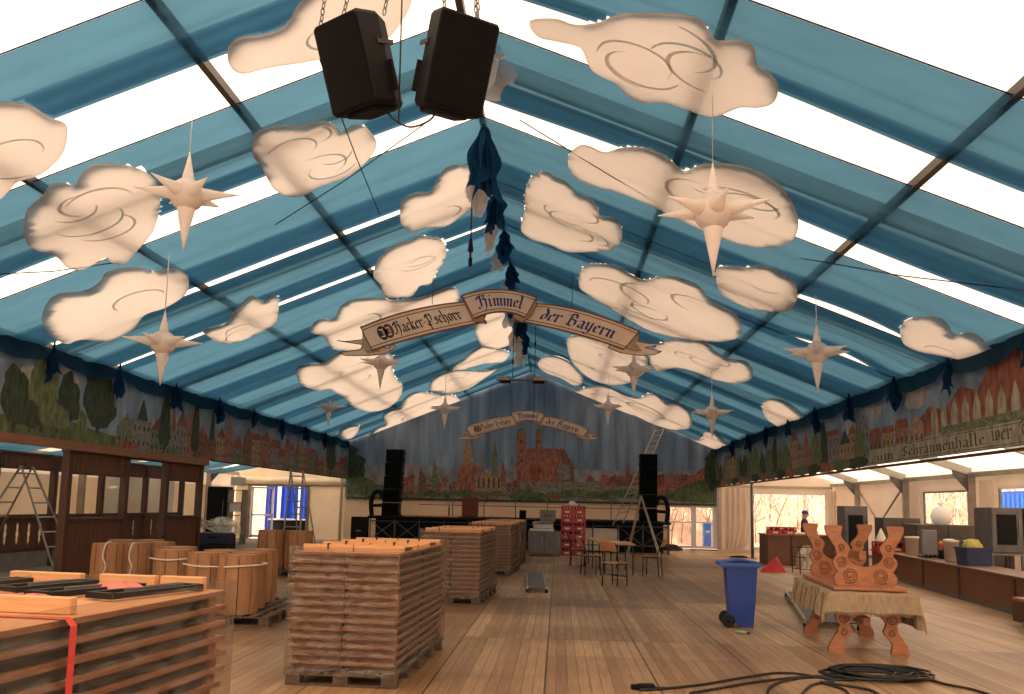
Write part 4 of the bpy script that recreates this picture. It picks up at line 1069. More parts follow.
# near left stack
rz0 = R(-7); wl = 'near left stack'
ax_ = Vector((math.sin(R(7)), math.cos(R(7)), 0)); wx_ = Vector((math.cos(R(7)), -math.sin(R(7)), 0))
cor = Vector((-1.73, 4.66, 0)); cc = cor - ax_*(TL/2) - wx_*(TW+.01)
M0, zt0 = stack(cc.x, cc.y, rz0, wl, 5, 14, False)
def top0(x, y, z=0): return M0 @ Vector((x, y, zt0+z))
for i, (x, y, L_, nm) in enumerate([(-.46, 1.05, .42, 'left'), (0.0, 1.08, .32, 'middle'), (.30, 1.10, .24, 'right'), (.14, .02, .62, 'near'), (-.75, .35, .3, 'far left')]):
    m = MB(); m.box((0,0,.033), (L_, .05, .066), WOODP, b=.005)
    o = m.build('pine_batten', None, top0(x, y, .001), rz0+(.0 if i != 3 else .02))
    tag(o, 'fresh pine batten, the %s one on the near left table stack' % nm, 'wood batten', 'pine battens on the near left stack')
o = None
for i, (x, y, L_, an, nm) in enumerate([(.30, .78, .95, 12, 'right front'), (.02, .72, .9, 14, 'middle'), (-.28, .82, .8, 10, 'left rear'), (-.62, .82, .7, 4, 'far left')]):
    m = MB()
    for xx in (-.07, .07): m.box((xx, 0, .022), (.028, L_*.62, .028), BLKST, b=.004)
    m.box((0, -L_*.3, .022), (.16, .03, .028), BLKST); m.box((0, L_*.3, .022), (.16, .03, .028), BLKST); m.box((0, .05, .035), (.02, L_*.4, .012), STEELD)
    o = m.build('steel_leg_frame', None, top0(x, y, .001), rz0-R(an))
    tag(o, 'black folded steel leg frame, %s on the near left table stack' % nm, 'metal frame', 'black frames on the near left stack')
def cloth_lump(name, c, a, b, h, mt, rz, label, cat, seed=0):
    rnd = random.Random(seed); ph = rnd.uniform(0,6); m = MB()
    def fn(u, v):
        an = 2*PI*u; r = math.sin(PI*v/2)**.8
        w_ = 1+.12*math.sin(an*3+ph)+.06*math.sin(an*7)
        return (a*r*w_*math.cos(an), b*r*w_*math.sin(an), max(0.002, h*(math.cos(PI*v/2)**.9)*(1+.2*math.sin(an*4+v*6+ph))))
    m.grid(fn, 28, 8, mt); o = m.build(name, None, c, rz); tag(o, label, cat); return o
cloth_lump('folded_cloth', top0(.02, .36, .001), .10, .05, .03, PINKF, rz0, 'small pink cloth lump in front of the black frames on the near left stack', 'cloth', 1)
cloth_lump('folded_cloth', top0(.14, .80, .001), .15, .07, .05, PINKF, rz0, 'pink cloth under the middle black frame on the near left stack', 'cloth', 2)
cloth_lump('folded_cloth', top0(-.34, .35, .001), .22, .12, .04, mat('dull red cloth', (176,88,76), (150,72,64)), rz0+.3, 'dull red cloth beside the far left frame on the near left stack', 'cloth', 3)
m = MB()
m.tube([top0(-.75, -.36, .012), top0(-.62, -.36, .012)], .015, BINB, 6); tag(local(m.build('strap_buckle'), top0(-.7,-.36)), 'blue strap end at the left picture edge on the near left stack', 'strap')
# red strap over the top and down the right face
m = MB(); w = .02; ys_ = -.12
pts = [(-.72,ys_,zt0+.004),(.0,ys_,zt0+.004),(TW+.03,ys_,zt0+.008),(TW+.058,ys_,zt0-.02),(TW+.058,ys_,.5),(TW+.058,ys_,.12)]
vs = []; 
for p in pts: vs += [M0 @ Vector((p[0], p[1]-w, p[2])), M0 @ Vector((p[0], p[1]+w, p[2]))]
m.add(vs, [(2*i, 2*i+2, 2*i+3, 2*i+1) for i in range(len(pts)-1)], REDS)
tag(local(m.build('red_strap'), M0 @ Vector((TW,ys_,.1))), 'red webbing strap over the near left table stack', 'strap')

# ================================================================== barrels
def barrel_proto(h=.80, r=.29):
    root = empty('wooden_barrel', (0,0,0)); m = MB(); n = 10
    for k_ in range(n):
        a0 = 2*PI*k_/n+.02; a1 = 2*PI*(k_+1)/n-.02; vs = []
        zs = [0, .25, .5, .75, 1.0]
        for z in zs:
            rr = r*(.96+.06*math.sin(PI*z))
            for a in (a0, (a0+a1)/2, a1): vs.append((rr*math.cos(a)*(1.0 if a != (a0+a1)/2 else 1.0), rr*math.sin(a), z*h))
            for a in (a1, a0): vs.append(((rr-.03)*math.cos(a), (rr-.03)*math.sin(a), z*h))
        fs = [(0,1,2,3,4)[::-1], tuple(range(20,25))]
        for q in range(4):
            for s_ in range(5): fs.append((q*5+s_, q*5+(s_+1)%5, q*5+5+(s_+1)%5, q*5+5+s_))
        m.add(vs, fs, WOODB)
    m.build('staves', root)
    m = MB(); m.lathe([(r*.90, h-.05), (r*.90, h-.008)], WOODE, 20, smooth=False); m.build('lid', root)
    m = MB(); m.lathe([(r*.90, .03), (r*.90, .06)], WOODE, 20, smooth=False); m.build('bottom_board', root)
    return root
bp0 = barrel_proto(); firstb = True
def barrel(x, y, z, rz, label, grp, s=1.0):
    global firstb
    o = bp0 if firstb else copy_tree(bp0); firstb = False
    o.location = (x, y, z); o.rotation_euler.z = rz; o.scale = (s, s, s)
    tag(o, label, 'barrel', grp)
for (x, y, lab) in ((-4.50, 12.28, 'front'), (-4.71, 13.55, 'rear')):
    pallet((x+.0, y+.25, 0), R(3), '%s grey pallet under the middle group of wooden barrels' % lab, 1.2, 1.2)
gg = 'wooden barrels in the middle group'
for i, (x, y, lab) in enumerate([(-4.44, 12.3, 'front right wooden barrel'), (-5.02, 12.62, 'front left wooden barrel'), (-4.56, 12.95, 'second-row right wooden barrel'), (-5.06, 13.3, 'second-row left wooden barrel'), (-4.66, 13.75, 'rear right wooden barrel')]):
    barrel(x, y, .145, i*.21, lab+' of the middle group behind the near stack', gg)
pallet((-5.92, 13.45, 0), R(3), 'grey pallet beside the middle barrel group on its left', 1.2, 1.2)
barrel(-5.75, 13.15, .145, .3, 'wooden barrel left of the middle group on its own pallet, front', gg)
barrel(-6.0, 13.85, .145, .5, 'wooden barrel left of the middle group on its own pallet, rear', gg)
gl = 'wooden barrels before the timber booth'
for i, (px, Y, lab) in enumerate([(105, 15.0, 'left wooden barrel'), (131, 15.3, 'middle wooden barrel'), (157, 15.9, 'right wooden barrel')]):
    x = (px-558)/880*Y
    pallet((x, Y, 0), 0, 'grey pallet under the %s before the timber booth' % lab[:-7], .66, .66)
    barrel(x, Y, .145, .4*i, lab+' in the row before the timber booth', gl, .96)
for i, (px, Y, lab) in enumerate([(146, 16.6, 'behind left'), (120, 16.4, 'behind middle')]):
    x = (px-558)/880*Y
    pallet((x, Y, 0), 0, 'grey pallet %s of the barrels before the timber booth' % lab, .66, .66)
    barrel(x, Y, .145, .4*i+1, 'wooden barrel %s of the row before the timber booth' % lab, gl, .96)
gr = 'wooden barrels at the far aisle end'
pallet((-6.3, 20.35, 0), 0, 'grey pallet under the far barrel pair near the cabin door', 1.3, .8)
for i, (x, lab) in enumerate([(-6.62, 'left'), (-5.98, 'right')]):
    barrel(x, 20.35, .145, .3+i*.2, '%s wooden barrel of the far pair in front of the white cabin wall' % lab, gr, 1.1)
barrel(-6.3, 20.95, 0, .1, 'wooden barrel behind the far pair in front of the white cabin wall', gr, 1.1)
# white tying tapes
def tape(pts, lab, r=.012):
    m = MB(); m.tube(spline(pts, 4, False), r, WHITEC, 5); tag(local(m.build('white_tape'), pts[0]), lab, 'tape')
tape([(-5.34,12.5,.78),(-5.06,12.31,.765),(-4.76,12.22,.77),(-4.46,11.99,.79),(-4.16,12.12,.81),(-4.11,12.5,.81),(-4.31,12.85,.8)], 'white tape tied round the front barrels of the middle group')
tape([(-6.05,12.95,.82),(-5.75,12.84,.8),(-5.45,12.95,.82)], 'white tape across the barrel left of the middle group')
for px, lab in ((102, 'left'), (129, 'middle')):
    x = (px-558)/880*14.73
    tape([(x,14.9,.93),(x+.01,14.70,.92),(x-.03,14.69,.7),(x+.03,14.69,.55),(x-.02,14.69,.35),(x,14.69,.16)], 'white tape hanging down the %s barrel before the timber booth' % lab, .014)

# ================================================================== timber booth on the left
XB = -9.72
root = empty('timber_booth', (XB, 20, 0), 0, 'dark stained timber booth with posts and boarded panels under the left fascia', 'booth')
def bl(m, nm): m.v = [v-Vector((XB,20,0)) for v in m.v]; return m.build(nm, root)
PY_ = [17.0, 19.35, 21.4, 23.5]
for y in PY_:
    m = MB(); m.box((XB, y, 1.31), (.16,.15,2.62), DARKW, b=.012); bl(m, 'post')
for x, y in ((-12.5, 16.6), (-12.5, 23.6), (-12.5, 19.0), (-12.5, 21.3), (-12.5, 26.2), (-12.5, 28.8)):
    m = MB(); m.box((x, y, 1.33), (.15,.15,2.66), DARKW, b=.01); bl(m, 'post')
def boards(y0, y1, z0, z1, X, mt, nm, orn=None, gap=.012, w=.125, t=.03):
    m = MB(); n = max(1, round((y1-y0)/w)); w = (y1-y0)/n
    for i in range(n):
        a, b = y0+i*w+gap/2, y0+(i+1)*w-gap/2
        def cut(z, side):
            if not orn: return 0
            j = i if side < 0 else i+1
            if j % orn: return 0
            u = (z-z0)/(z1-z0); r = 0
            for c, h_, rr in ((.28,.12,.04),(.48,.12,.058),(.70,.12,.045)):
                d = abs(u-c)/h_
                if d < 1: r = max(r, rr*math.sqrt(1-d*d))
            return r
        zs = [z0+(z1-z0)*k_/24 for k_ in range(25)] if orn else [z0, z1]
        L_ = [(X, a+cut(z,-1), z) for z in zs]; Rr = [(X, b-cut(z,1), z) for z in zs]
        if orn:
            for q in range(len(zs)-1): m.prism([L_[q], Rr[q], Rr[q+1], L_[q+1]], (-t,0,0), mt)
        else: m.prism([L_[0], Rr[0], Rr[1], L_[1]], (-t,0,0), mt)
    return bl(m, nm)
for (a, b) in ((PY_[0]+.1, PY_[1]-.1), (PY_[2]+.1, PY_[3]-.1)):
    m = MB(); m.box((XB-.01, (a+b)/2, .66), (.025, b-a, 1.1), DARKP); bl(m, 'backing_board')
    boards(a, b, .12, 1.2, XB+.03, DARKP, 'boarded_panel', None, .008, .16)
    m = MB(); m.box((XB, (a+b)/2, 1.24), (.16, b-a, .06), DARKW); m.box((XB, (a+b)/2, .1), (.12, b-a, .1), DARKW); bl(m, 'rail')
    boards(a, b, 2.18, 2.6, XB+.03, DARKP, 'header_panel', None, .008, .16)
    m = MB(); m.box((XB, (a+b)/2, 2.17), (.1, b-a, .06), DARKW); bl(m, 'rail')
    # carved hearts on the panel: small dark inlays
    m = MB()
    for q in (.3, .55, .8):
        y = a+(b-a)*q
        m.prism([(XB+.034, y+.03*math.cos(t), .72+.09*math.sin(t)) for t in [2*PI*j/12 for j in range(12)]], (.004,0,0), DARKW)
        m.prism([(XB+.034, y+.022*math.cos(t), .54+.05*math.sin(t)) for t in [2*PI*j/12 for j in range(12)]], (.004,0,0), DARKW)
    bl(m, 'carved_inlay')
m = MB(); m.box((XB, 20.25, 2.61), (.18, 6.7, .08), DARKW); bl(m, 'top_beam')
root = empty('timber_balustrade', (-12.55, 18, 0), 0, 'dark timber balustrade with slits and drop-shaped cut-outs behind the booth', 'balustrade')
def bl(m, nm): m.v = [v-Vector((-12.55,18,0)) for v in m.v]; return m.build(nm, root)
XQ = -12.5
segs = [(10.5, 13.5), (13.65, 16.5), (16.7, 18.9), (19.1, 21.2), (21.4, 23.5), (23.7, 26.1), (26.3, 28.7)]
for (a, b) in segs:
    boards(a, b, .46, 1.18, XQ, DARKP, 'slat_panel', 3, .03, .155, .025)
    m = MB(); m.box((XQ, (a+b)/2, 1.22), (.12, b-a, .07), DARKW); m.box((XQ, (a+b)/2, .43), (.12, b-a, .08), DARKW); bl(m, 'rail')
    boards(a, b, 2.33, 2.66, XQ, DARKP, 'slat_valance', None, .025, .16, .025)
    m = MB(); m.box((XQ, (a+b)/2, 2.68), (.1, b-a, .05), DARKW); m.box((XQ, (a+b)/2, 2.32), (.06, b-a, .04), DARKW); bl(m, 'rail')
m = MB(); m.box((XQ+.02, 19.6, .2), (.06, 18.2, .4), mat('greyed plinth board', (142,130,116), (118,108,98), rough=.8)); bl(m, 'plinth')
for y in (10.5, 13.58): 
    m = MB(); m.box((XQ, y, 1.33), (.14,.14,2.66), DARKW); bl(m, 'post')

# ================================================================== ladders
def ladder_part(m, b, t, side, w0, w1, nr, mt=ALU, r=.025):
    b, t, side = Vector(b), Vector(t), Vector(side).normalized()
    for s_, in ((-1,), (1,)):
        m.tube([b+side*s_*w0/2, t+side*s_*w1/2], r, mt, 4, smooth=False)
    for i in range(nr):
        u = (i+.7)/(nr+.2); c = b.lerp(t, u); w = w0+(w1-w0)*u
        m.tube([c-side*w/2, c+side*w/2], r*.8, mt, 4, smooth=False)
def stepladder(b1, b2, apex, side, w0, w1, nr, label, tray=True):
    root = empty('stepladder', ((b1[0]+b2[0])/2, (b1[1]+b2[1])/2, 0), 0, label, 'ladder', 'aluminium ladders'); o0 = root.location
    L_ = lambda p: Vector(p)-o0
    m = MB(); ladder_part(m, L_(b1), L_(apex), side, w0, w1, nr); m.build('front_section', root)
    m = MB(); ladder_part(m, L_(b2), L_(apex), side, w0, w1, nr if not tray else 1); m.build('rear_section', root)
    m = MB(); a = L_(apex); s_ = Vector(side).normalized()
    m.box(tuple(a), (.12, .12, .04), STEELD, rz=math.atan2(s_.y, s_.x)); m.build('hinge', root)
    return root
ap = onY(27, 466, 19.3)
stepladder((ap.x-.95, 18.9, .02), (ap.x+1.0, 19.5, .02), ap, (.15,1,0), .75, .35, 7, 'tall aluminium stepladder standing spread open in the left aisle', False)
m = MB()
# cabin ladder (straight up in front of the door)
bq_ = onY(294, 548, 24.5); tp = onY(297, 470, 25.1)
stepladder((bq_.x-.05, 24.3, .02), (bq_.x+.05, 25.9, .02), tp, (1,0,0), .52, .36, 7, 'aluminium stepladder seen face on before the open cabin door')
stepladder((2.62, 33.4, .02), (3.75, 33.0, .02), onY(641, 496, 33.2), (.2,1,0), .6, .32, 6, 'aluminium stepladder spread open in front of the right loudspeaker tower', False)
a, b = onY(618, 524, 33.9), onY(660, 428, 38.9)
root = empty('leaning_ladder', a, 0, 'long aluminium ladder leaning from the stage up to the painted back cloth', 'ladder', 'aluminium ladders')
m = MB(); ladder_part(m, Vector((0,0,0)), b-a, (1,.2,.25), .42, .42, 16, ALU, .03); m.build('rails_and_rungs', root)

# ================================================================== stage, towers
root = empty('stage', (-1.5, 36.2, 0), 0, 'low black stage on a tube frame before the back wall', 'stage')
X0, X1, Y0, Y1 = -7.35, 4.3, 34.0, 38.7
def sl(m, nm): m.v = [v-Vector((-1.5,36.2,0)) for v in m.v]; return m.build(nm, root)
m = MB(); m.box(((X0+X1)/2, (Y0+Y1)/2, 1.16), (X1-X0, Y1-Y0, .09), BLACK); sl(m, 'deck')
m = MB()
for x in [X0+.1+i*(X1-X0-.2)/12 for i in range(13)]:
    for y in (Y0+.1, Y1-.1): m.tube([(x,y,0),(x,y,1.12)], .03, STEELD, 6)
for y in (Y0+.1, Y1-.1):
    m.tube([(X0+.1,y,1.02),(X1-.1,y,1.02)], .025, STEELD, 5); m.tube([(X0+.1,y,.3),(X1-.1,y,.3)], .02, STEELD, 5)
for x in (X0+.1, X0+1.07, X1-2, X1-1.07): m.tube([(x,Y0+.1,.3),(x+.95,Y0+.1,1.02)], .018, STEELD, 5); m.tube([(x+.95,Y0+.1,.3),(x,Y0+.1,1.02)], .018, STEELD, 5)
sl(m, 'tube_frame')
m = MB(); m.grid(lambda u, v: (X0+.25+u*(X1-X0-.5), Y0+.35+.04*math.sin(u*70), .03+v*1.08), 90, 2, BLACK); sl(m, 'skirt')
m = MB()
for x in [-4.6+i*1.38 for i in range(7)]: m.tube([(x, Y1-.1, 1.2), (x, Y1-.1, 2.2)], .022, STEELD, 5)
for z in (1.68, 2.15): m.tube([(-6.1, Y1-.1, z), (3.7, Y1-.1, z)], .018, STEELD, 5)
sl(m, 'railing')
m = MB(); m.box((1.6, Y0+.25, .5), (1.5, .05, .85), WHITEC); sl(m, 'white_infill_board')
def spk_proto():
    root = empty('tower_loudspeaker', (0,0,0)); m = MB(); h = .525
    m.box((0,0,h/2), (.68,.6,h-.012), BLACK, b=.02); m.build('cabinet', root)
    m = MB(); m.box((0,-.305,h/2), (.62,.012,h-.06), BLACKG); m.build('grille', root)
    m = MB()
    for x in (-.345, .345): m.box((x,0,h/2), (.012,.18,.1), STEELD)
    m.build('rigging_plate', root); return root
sp0 = spk_proto(); first = True
FL = ['bottom', 'second from below', 'middle', 'fourth from below', 'top']
for (xb, xt, w_) in ((-6.62, -6.52, 'left'), (3.52, 3.52, 'right')):
    for i in range(5):
        o = sp0 if first else copy_tree(sp0); first = False
        o.location = (xb+(xt-xb)*i/4, 35.0, 1.206+i*.528); o.rotation_euler.z = 0
        tag(o, '%s black loudspeaker of the %s tower on the stage' % (FL[i], w_), 'loudspeaker', 'loudspeakers stacked in two towers')
for sx, x, y_, lab in ((-1, -7.12, 34.5, 'left'), (1, 4.02, 34.5, 'right')):
    m = MB(); m.tube(spline([(x-.17*sx*-1,y_,1.21),(x-.22*sx*-1,y_,1.7),(x-.1*sx*-1,y_,2.1),(x+.15*sx*-1,y_,2.12),(x+.22*sx*-1,y_,1.85)], 5, False), .09, BLACK, 8)
    m.tube([(x-.12*sx*-1,y_,1.6),(x+.2*sx*-1,y_,1.62)], .07, BLACK, 6)
    tag(local(m.build('bent_black_bracket'), (x,y_,1.2)), 'bent black bracket on the stage beside the %s loudspeaker tower' % lab, 'bracket', 'brackets beside the towers')
m = MB(); m.box((0,0,.5), (.62,.45,1.15), BLACK, b=.02); o = m.build('flight_case', None, (-7.72, 34.4, 0)); m = MB(); m.box((0,-.235,.62), (.2,.02,.05), STEEL); m.build('handle', o)
o.data.transform(Matrix.Translation((0,0,.08))); tag(o, 'tall black case standing at the left end of the stage', 'case')
m = MB(); m.box((0,0,.41), (.68,.05,.8), mat('red brown board', (120,52,36), (104,44,30)), b=.01); m.box((0,.1,.02), (.5,.25,.03), BLACK)
p = onY(470, 516, 36.5); tag(m.build('brown_panel', None, (p.x, 36.5, 1.206)), 'upright red brown board standing on the stage', 'board')
m = MB(); m.box((0,0,.02), (.3,.3,.03), BLACK); m.tube([(0,0,.03),(0,0,.42)], .03, BLACK, 6); m.tube([(0,0,.42),(.0,-.02,.62)], .012, STEELD, 6)
p = onY(449, 512, 35.5); tag(m.build('microphone_stand', None, (p.x, 35.5, 1.206)), 'short black microphone stand on the stage left of the brown board', 'stand')
m = MB()
for i in range(4): m.box((i*.55-.8, 0, .03+.0*i), (.5,.2,.05), WOODT)
p = onY(430, 514, 34.6); tag(m.build('pine_strips', None, (p.x, 34.6, 1.206)), 'pale wooden slats lying along the front of the stage', 'board')

# ================================================================== red crates, kitchen counter, mats before the stage
def crate_proto():
    root = empty('red_crate', (0,0,0)); m = MB(); w, d, h = .43, .34, .285; t = .02
    m.box((0,0,.012), (w,d,.024), REDC)
    for sy in (-1,1):
        m.box((0,sy*(d/2-t/2),h*.25), (w,t,h*.62), REDC); m.box((0,sy*(d/2-t/2),h*.93), (w,t,h*.14), REDC)
        for x in (-w/2+.02, -w*.16, w*.16, w/2-.02): m.box((x,sy*(d/2-t/2),h*.66), (.04,t,h*.42), REDC)
    for sx in (-1,1):
        m.box((sx*(w/2-t/2),0,h*.3), (t,d,h*.6), REDC); m.box((sx*(w/2-t/2),0,h*.93), (t,d,h*.14), REDC)
    m.build('body', root)
    m = MB()
    for i in range(4):
        for j in range(3): m.lathe([(.034,.03),(.036,.16),(.014,.22),(.014,.262)], mat('brown bottle glass', (74,40,24), (60,32,20), rough=.15), 8, c=(-.15+i*.1,-.1+j*.1,0))
    m.build('bottles', root)
    m = MB(); m.box((0,-d/2-.002,h*.22), (.16,.004,.06), WHITEC); m.build('label', root)
    return root
cp = crate_proto(); first = True
cx0 = onZ(573, 556, 0)
for r_ in range(6):
    for c_ in (-1, 1):
        o = cp if first else copy_tree(cp); first = False
        o.location = (cx0.x+c_*.222, 31.9, .02+r_*.290)
        tag(o, 'red bottle crate, %s, %s column of the stack before the stage' % (['bottom row','second row','third row','fourth row','fifth row','top row'][r_], 'left' if c_ < 0 else 'right'), 'crate', 'red bottle crates stacked before the stage')
m = MB(); m.box((0,0,.01), (.95,.42,.02), PALL); tag(m.build('floor_board', None, (cx0.x, 31.9, 0)), 'thin board under the stack of red crates', 'board')
cloth_lump('plastic_bag', (cx0.x-.05, 31.9, 1.765), .16, .12, .14, WHITEC, 0, 'crumpled white bag on top of the red crates', 'bag', 4)
def cab(name, c, d, mt, label, cat, doors=2, rz=0, feet=True, dmat=None, win=None, group=None):
    """box appliance or cupboard with doors and handles on its near face"""
    root = empty(name, c, rz, label, cat, group); w, dp, h = d; f0 = .08 if feet else 0
    m = MB(); m.box((0,0,f0+(h-f0)/2), (w,dp,h-f0), mt, b=.012)
    if feet:
        for x in (-w/2+.05, w/2-.05):
            for y in (-dp/2+.05, dp/2-.05): m.box((x,y,f0/2), (.05,.05,f0), STEELD)
    m.build('body', root)
    for i in range(doors):
        dw = w/doors; x = -w/2+dw*(i+.5)
        m = MB(); m.box((x,-dp/2-.012,f0+(h-f0)/2), (dw-.03,.022,(h-f0)-.06), dmat or mt, b=.006); dd = m.build('door', root)
        m = MB(); m.box((x+dw*.36,-dp/2-.035,f0+(h-f0)*.55), (.02,.02,(h-f0)*.4), STEEL); m.build('handle', dd)
        if win: m = MB(); m.box((x-.02,-dp/2-.026,f0+(h-f0)*.52), (dw*.62,.008,(h-f0)*.66), BLACK); m.build('window_pane', dd)
    return root
cab('steel_cooling_counter', (-.45, 31.2, 0), (1.15, .7, .86), STEELD, 'low steel cooling counter with two doors before the stage', 'kitchen counter', 2)
for (x, z, w, h, d_, mt, nm, lab, cat) in ((-.55, .86, .85, .07, .5, WHITEC, 'tray', 'white tray on the steel cooling counter', 'tray'), (-.5, .94, .7, .15, .45, STEEL, 'dish_rack', 'steel dish rack on the white tray', 'rack'), (-.35, 1.10, .55, .40, .4, STEELD, 'steel_box', 'grey steel box on top of the dish rack', 'box')):
    m = MB(); m.box((0,0,h/2), (w,d_,h), mt, b=.015)
    if nm == 'dish_rack':
        for q in range(9): m.tube([(-.3+q*.075,-.2,h),(-.3+q*.075,-.2,h+.05),(-.3+q*.075,.15,h+.05)], .006, STEEL, 4)
        for q in range(5): m.lathe([(.0,h),(.1,h+.02),(.11,h+.06)], WHITEC, 10, c=(-.28+q*.13,0,0))
        for y_ in (-.14, .14): m.box((0, y_, h+.085), (.66, .02, .018), STEEL)
        for x_ in (-.32, .32):
            for y_ in (-.14, .14): m.box((x_, y_, h+.04), (.02, .02, .08), STEEL)
    if nm == 'steel_box': m.box((0,-.2,h*.5), (.3,.02,.03), BLACK)
    if nm == 'steel_box': z = 1.186
    tag(m.build(nm, None, (x, 31.2, z)), lab, cat)
m = MB(); m.box((0,0,.44), (.26,.3,.88), BLACK, b=.02); m.box((0,0,1.2), (.24,.3,.72), BLACK, b=.02); m.box((0,-.155,1.2),(.18,.01,.6),BLACKG); m.box((0,0,.86),(.05,.05,.1),BLACK)
tag(m.build('black_column_speaker', None, (-1.25, 31.6, 0)), 'narrow black column box left of the steel cooling counter', 'loudspeaker')
# tables and chairs
def beer_table(c, w, l, h, rz, label):
    root = empty('garden_table', c, rz, label, 'table', 'tables with the chairs')
    m = MB(); m.box((0,0,h-.015), (w,l,.03), WOODT, b=.01)
    m.build('tabletop', root)
    m = MB()
    for x in (-w/2+.06, w/2-.06): m.box((x,0,h-.045), (.03,l-.1,.03), BLKST)
    m.build('frame', root)
    for x in (-w/2+.06, w/2-.06):
        for y in (-l/2+.12, l/2-.12):
            m = MB(); m.box((x,y,(h-.06)/2), (.035,.035,h-.06), BLKST); m.build('leg', root)
    return root
beer_table((1.56, 24.05, 0), .85, 2.0, .79, R(2), 'wooden garden table with black legs, the nearer of the two')
beer_table((1.32, 26.4, 0), .8, 2.0, .80, R(2), 'wooden garden table with black legs, the farther of the two')
m = MB(); m.grid(lambda u, v: (-.2+.45*u, -.3+.6*v, .004+.02*math.sin(u*5)*v), 6, 6, WHITEC); tag(m.build('paper_sheet', None, (1.6, 23.7, .795)), 'pale paper sheets spread on the nearer garden table', 'paper')
def chair_proto():
    root = empty('garden_chair', (0,0,0)); s_ = .5; w = .42   # faces +y
    m = MB()
    prof = []
    m.grid(lambda u, v: ((u-.5)*w*(1-.06*v), -.2+.42*v, s_+.012-.02*math.sin(PI*v)+.0), 6, 6, WOODT)
    m.grid(lambda u, v: ((u-.5)*w*(1-.06*v), -.2+.42*v, s_-.008-.02*math.sin(PI*v)), 6, 6, WOODT)
    m.box((0,.215,s_), (w*.94,.02,.024), WOODT); m.box((0,-.2,s_), (w,.02,.024), WOODT)
    m.build('seat', root)
    m = MB(); m.grid(lambda u, v: ((u-.5)*.40, -.27-.10*v+.05*math.sin(PI*u)*-1, .74+.2*v+.02*math.sin(PI*u)), 8, 4, WOODT)
    m.grid(lambda u, v: ((u-.5)*.40, -.285-.10*v+.05*math.sin(PI*u)*-1, .74+.2*v+.02*math.sin(PI*u)), 8, 4, WOODT); m.build('backrest', root)
    for x in (-.19, .19):
        m = MB(); m.tube([(x,.18,0),(x,.17,s_-.02)], .014, BLKST, 6); m.build('leg', root)
        m = MB(); m.tube([(x,-.24,0),(x,-.2,s_-.02),(x,-.25,.72),(x,-.34,.93)], .014, BLKST, 6); m.build('leg', root)
    m = MB(); m.tube([(-.19,.17,.2),(.19,.17,.2)], .01, BLKST, 5); m.tube([(-.19,-.22,.25),(.19,-.22,.25)], .01, BLKST, 5)
    for x in (-.19, .19): m.tube([(x,.17,s_-.03),(x,-.2,s_-.03)], .012, BLKST, 5)
    m.build('frame', root)
    return root
ch0 = chair_proto(); first = True
for (x, y, rz, lab) in ((1.30, 20.0, -35, 'wooden garden chair standing nearest, in front of the tables'), (.88, 22.9, -75, 'wooden garden chair left of the nearer garden table'),
                        (.62, 26.2, -95, 'wooden garden chair left of the farther garden table, beside the red crates'), (2.42, 23.1, 70, 'wooden garden chair right of the nearer garden table')):
    o = ch0 if first else copy_tree(ch0); first = False
    o.location = (x, y, 0); o.rotation_euler.z = R(rz); tag(o, lab, 'chair', 'garden chairs round the tables')
# aluminium plank and grate on the floor, cables, small things
def grate(name, c, w, l, h, rz, label, n, cat):
    root = empty(name, c, rz, label, cat); m = MB()
    for x in (-w/2, w/2): m.box((x,0,h-.03), (.035,l,.06), ALU)
    m.build('side_rail', root); m = MB()
    for i in range(n): m.box((0,-l/2+l*(i+.5)/n,h-.03), (w,.6*l/n,.02), STEELD)
    m.build('slats', root)
    m = MB()
    for y in (-l/2+.03, l/2-.03):
        for x in (-w/2, w/2): m.box((x,y,(h-.06)/2+.0), (.05,.06,h-.06+.002), BLACK)
    m.build('foot', root)
grate('work_plank', (-.46, 19.7, 0), .38, 3.8, .13, R(2), 'narrow grey aluminium work plank lying on the floor between the stacks and the tables', 16, 'plank')
grate('metal_grate', (4.55, 16.0, 0), .75, 5.0, .12, R(-11), 'slatted aluminium grate lying on the floor behind the carved table', 40, 'grate')
def floorcable(pix, lab, r=.013):
    pts = [tuple(onZ(x, y, .014)) for x, y in pix]; m = MB(); m.tube(spline(pts, 5, False), r, CABLEM, 6)
    tag(local(m.build('floor_cable'), pts[0]), lab, 'cable', 'black cables lying on the floor')
floorcable([(640,690),(670,688),(705,684),(740,678),(775,673),(800,674),(830,679),(855,680)], 'long black cable running left from the coil to a socket block')
floorcable([(690,693),(720,688),(755,682),(790,678),(820,676),(845,678),(858,676)], 'black cable lying just below the long one left of the coil')
floorcable([(770,700),(768,690),(780,682),(810,677),(835,680),(812,685),(800,697)], 'black cable loop running out of the picture at the bottom, left')
floorcable([(885,700),(870,690),(835,684),(820,682),(845,690),(850,700)], 'black cable loop running out of the picture at the bottom, middle')
floorcable([(895,677),(920,678),(950,685),(975,690),(1005,700)], 'black cable running right from the coil to the picture edge')
m = MB(); rnd = random.Random(9); c = onZ(876, 676, 0)
pts = []
for q in range(15*9):
    t = q/9*2*PI; rr = .42+.10*math.sin(t*.37)+.05*math.sin(t*1.3)
    pts.append((c.x+rr*1.0*math.cos(t)+.08*math.sin(t*.21), c.y+rr*.75*math.sin(t)+.08*math.cos(t*.17), .016+.05*abs(math.sin(t*.43))*(q/135)))
m.tube(pts, .013, CABLEM, 5); tag(local(m.build('cable_coil'), (c.x,c.y,0)), 'black cable coil in a heap on the floor before the carved table', 'cable')
m = MB(); c = onZ(646, 690, 0); m.box((0,0,.03), (.16,.08,.055), BLACK, b=.012); m.box((-.1,.02,.025), (.08,.06,.045), BLACK, b=.01); m.tube([(.08,0,.02),(.2,.02,.014)], .013, CABLEM, 6)
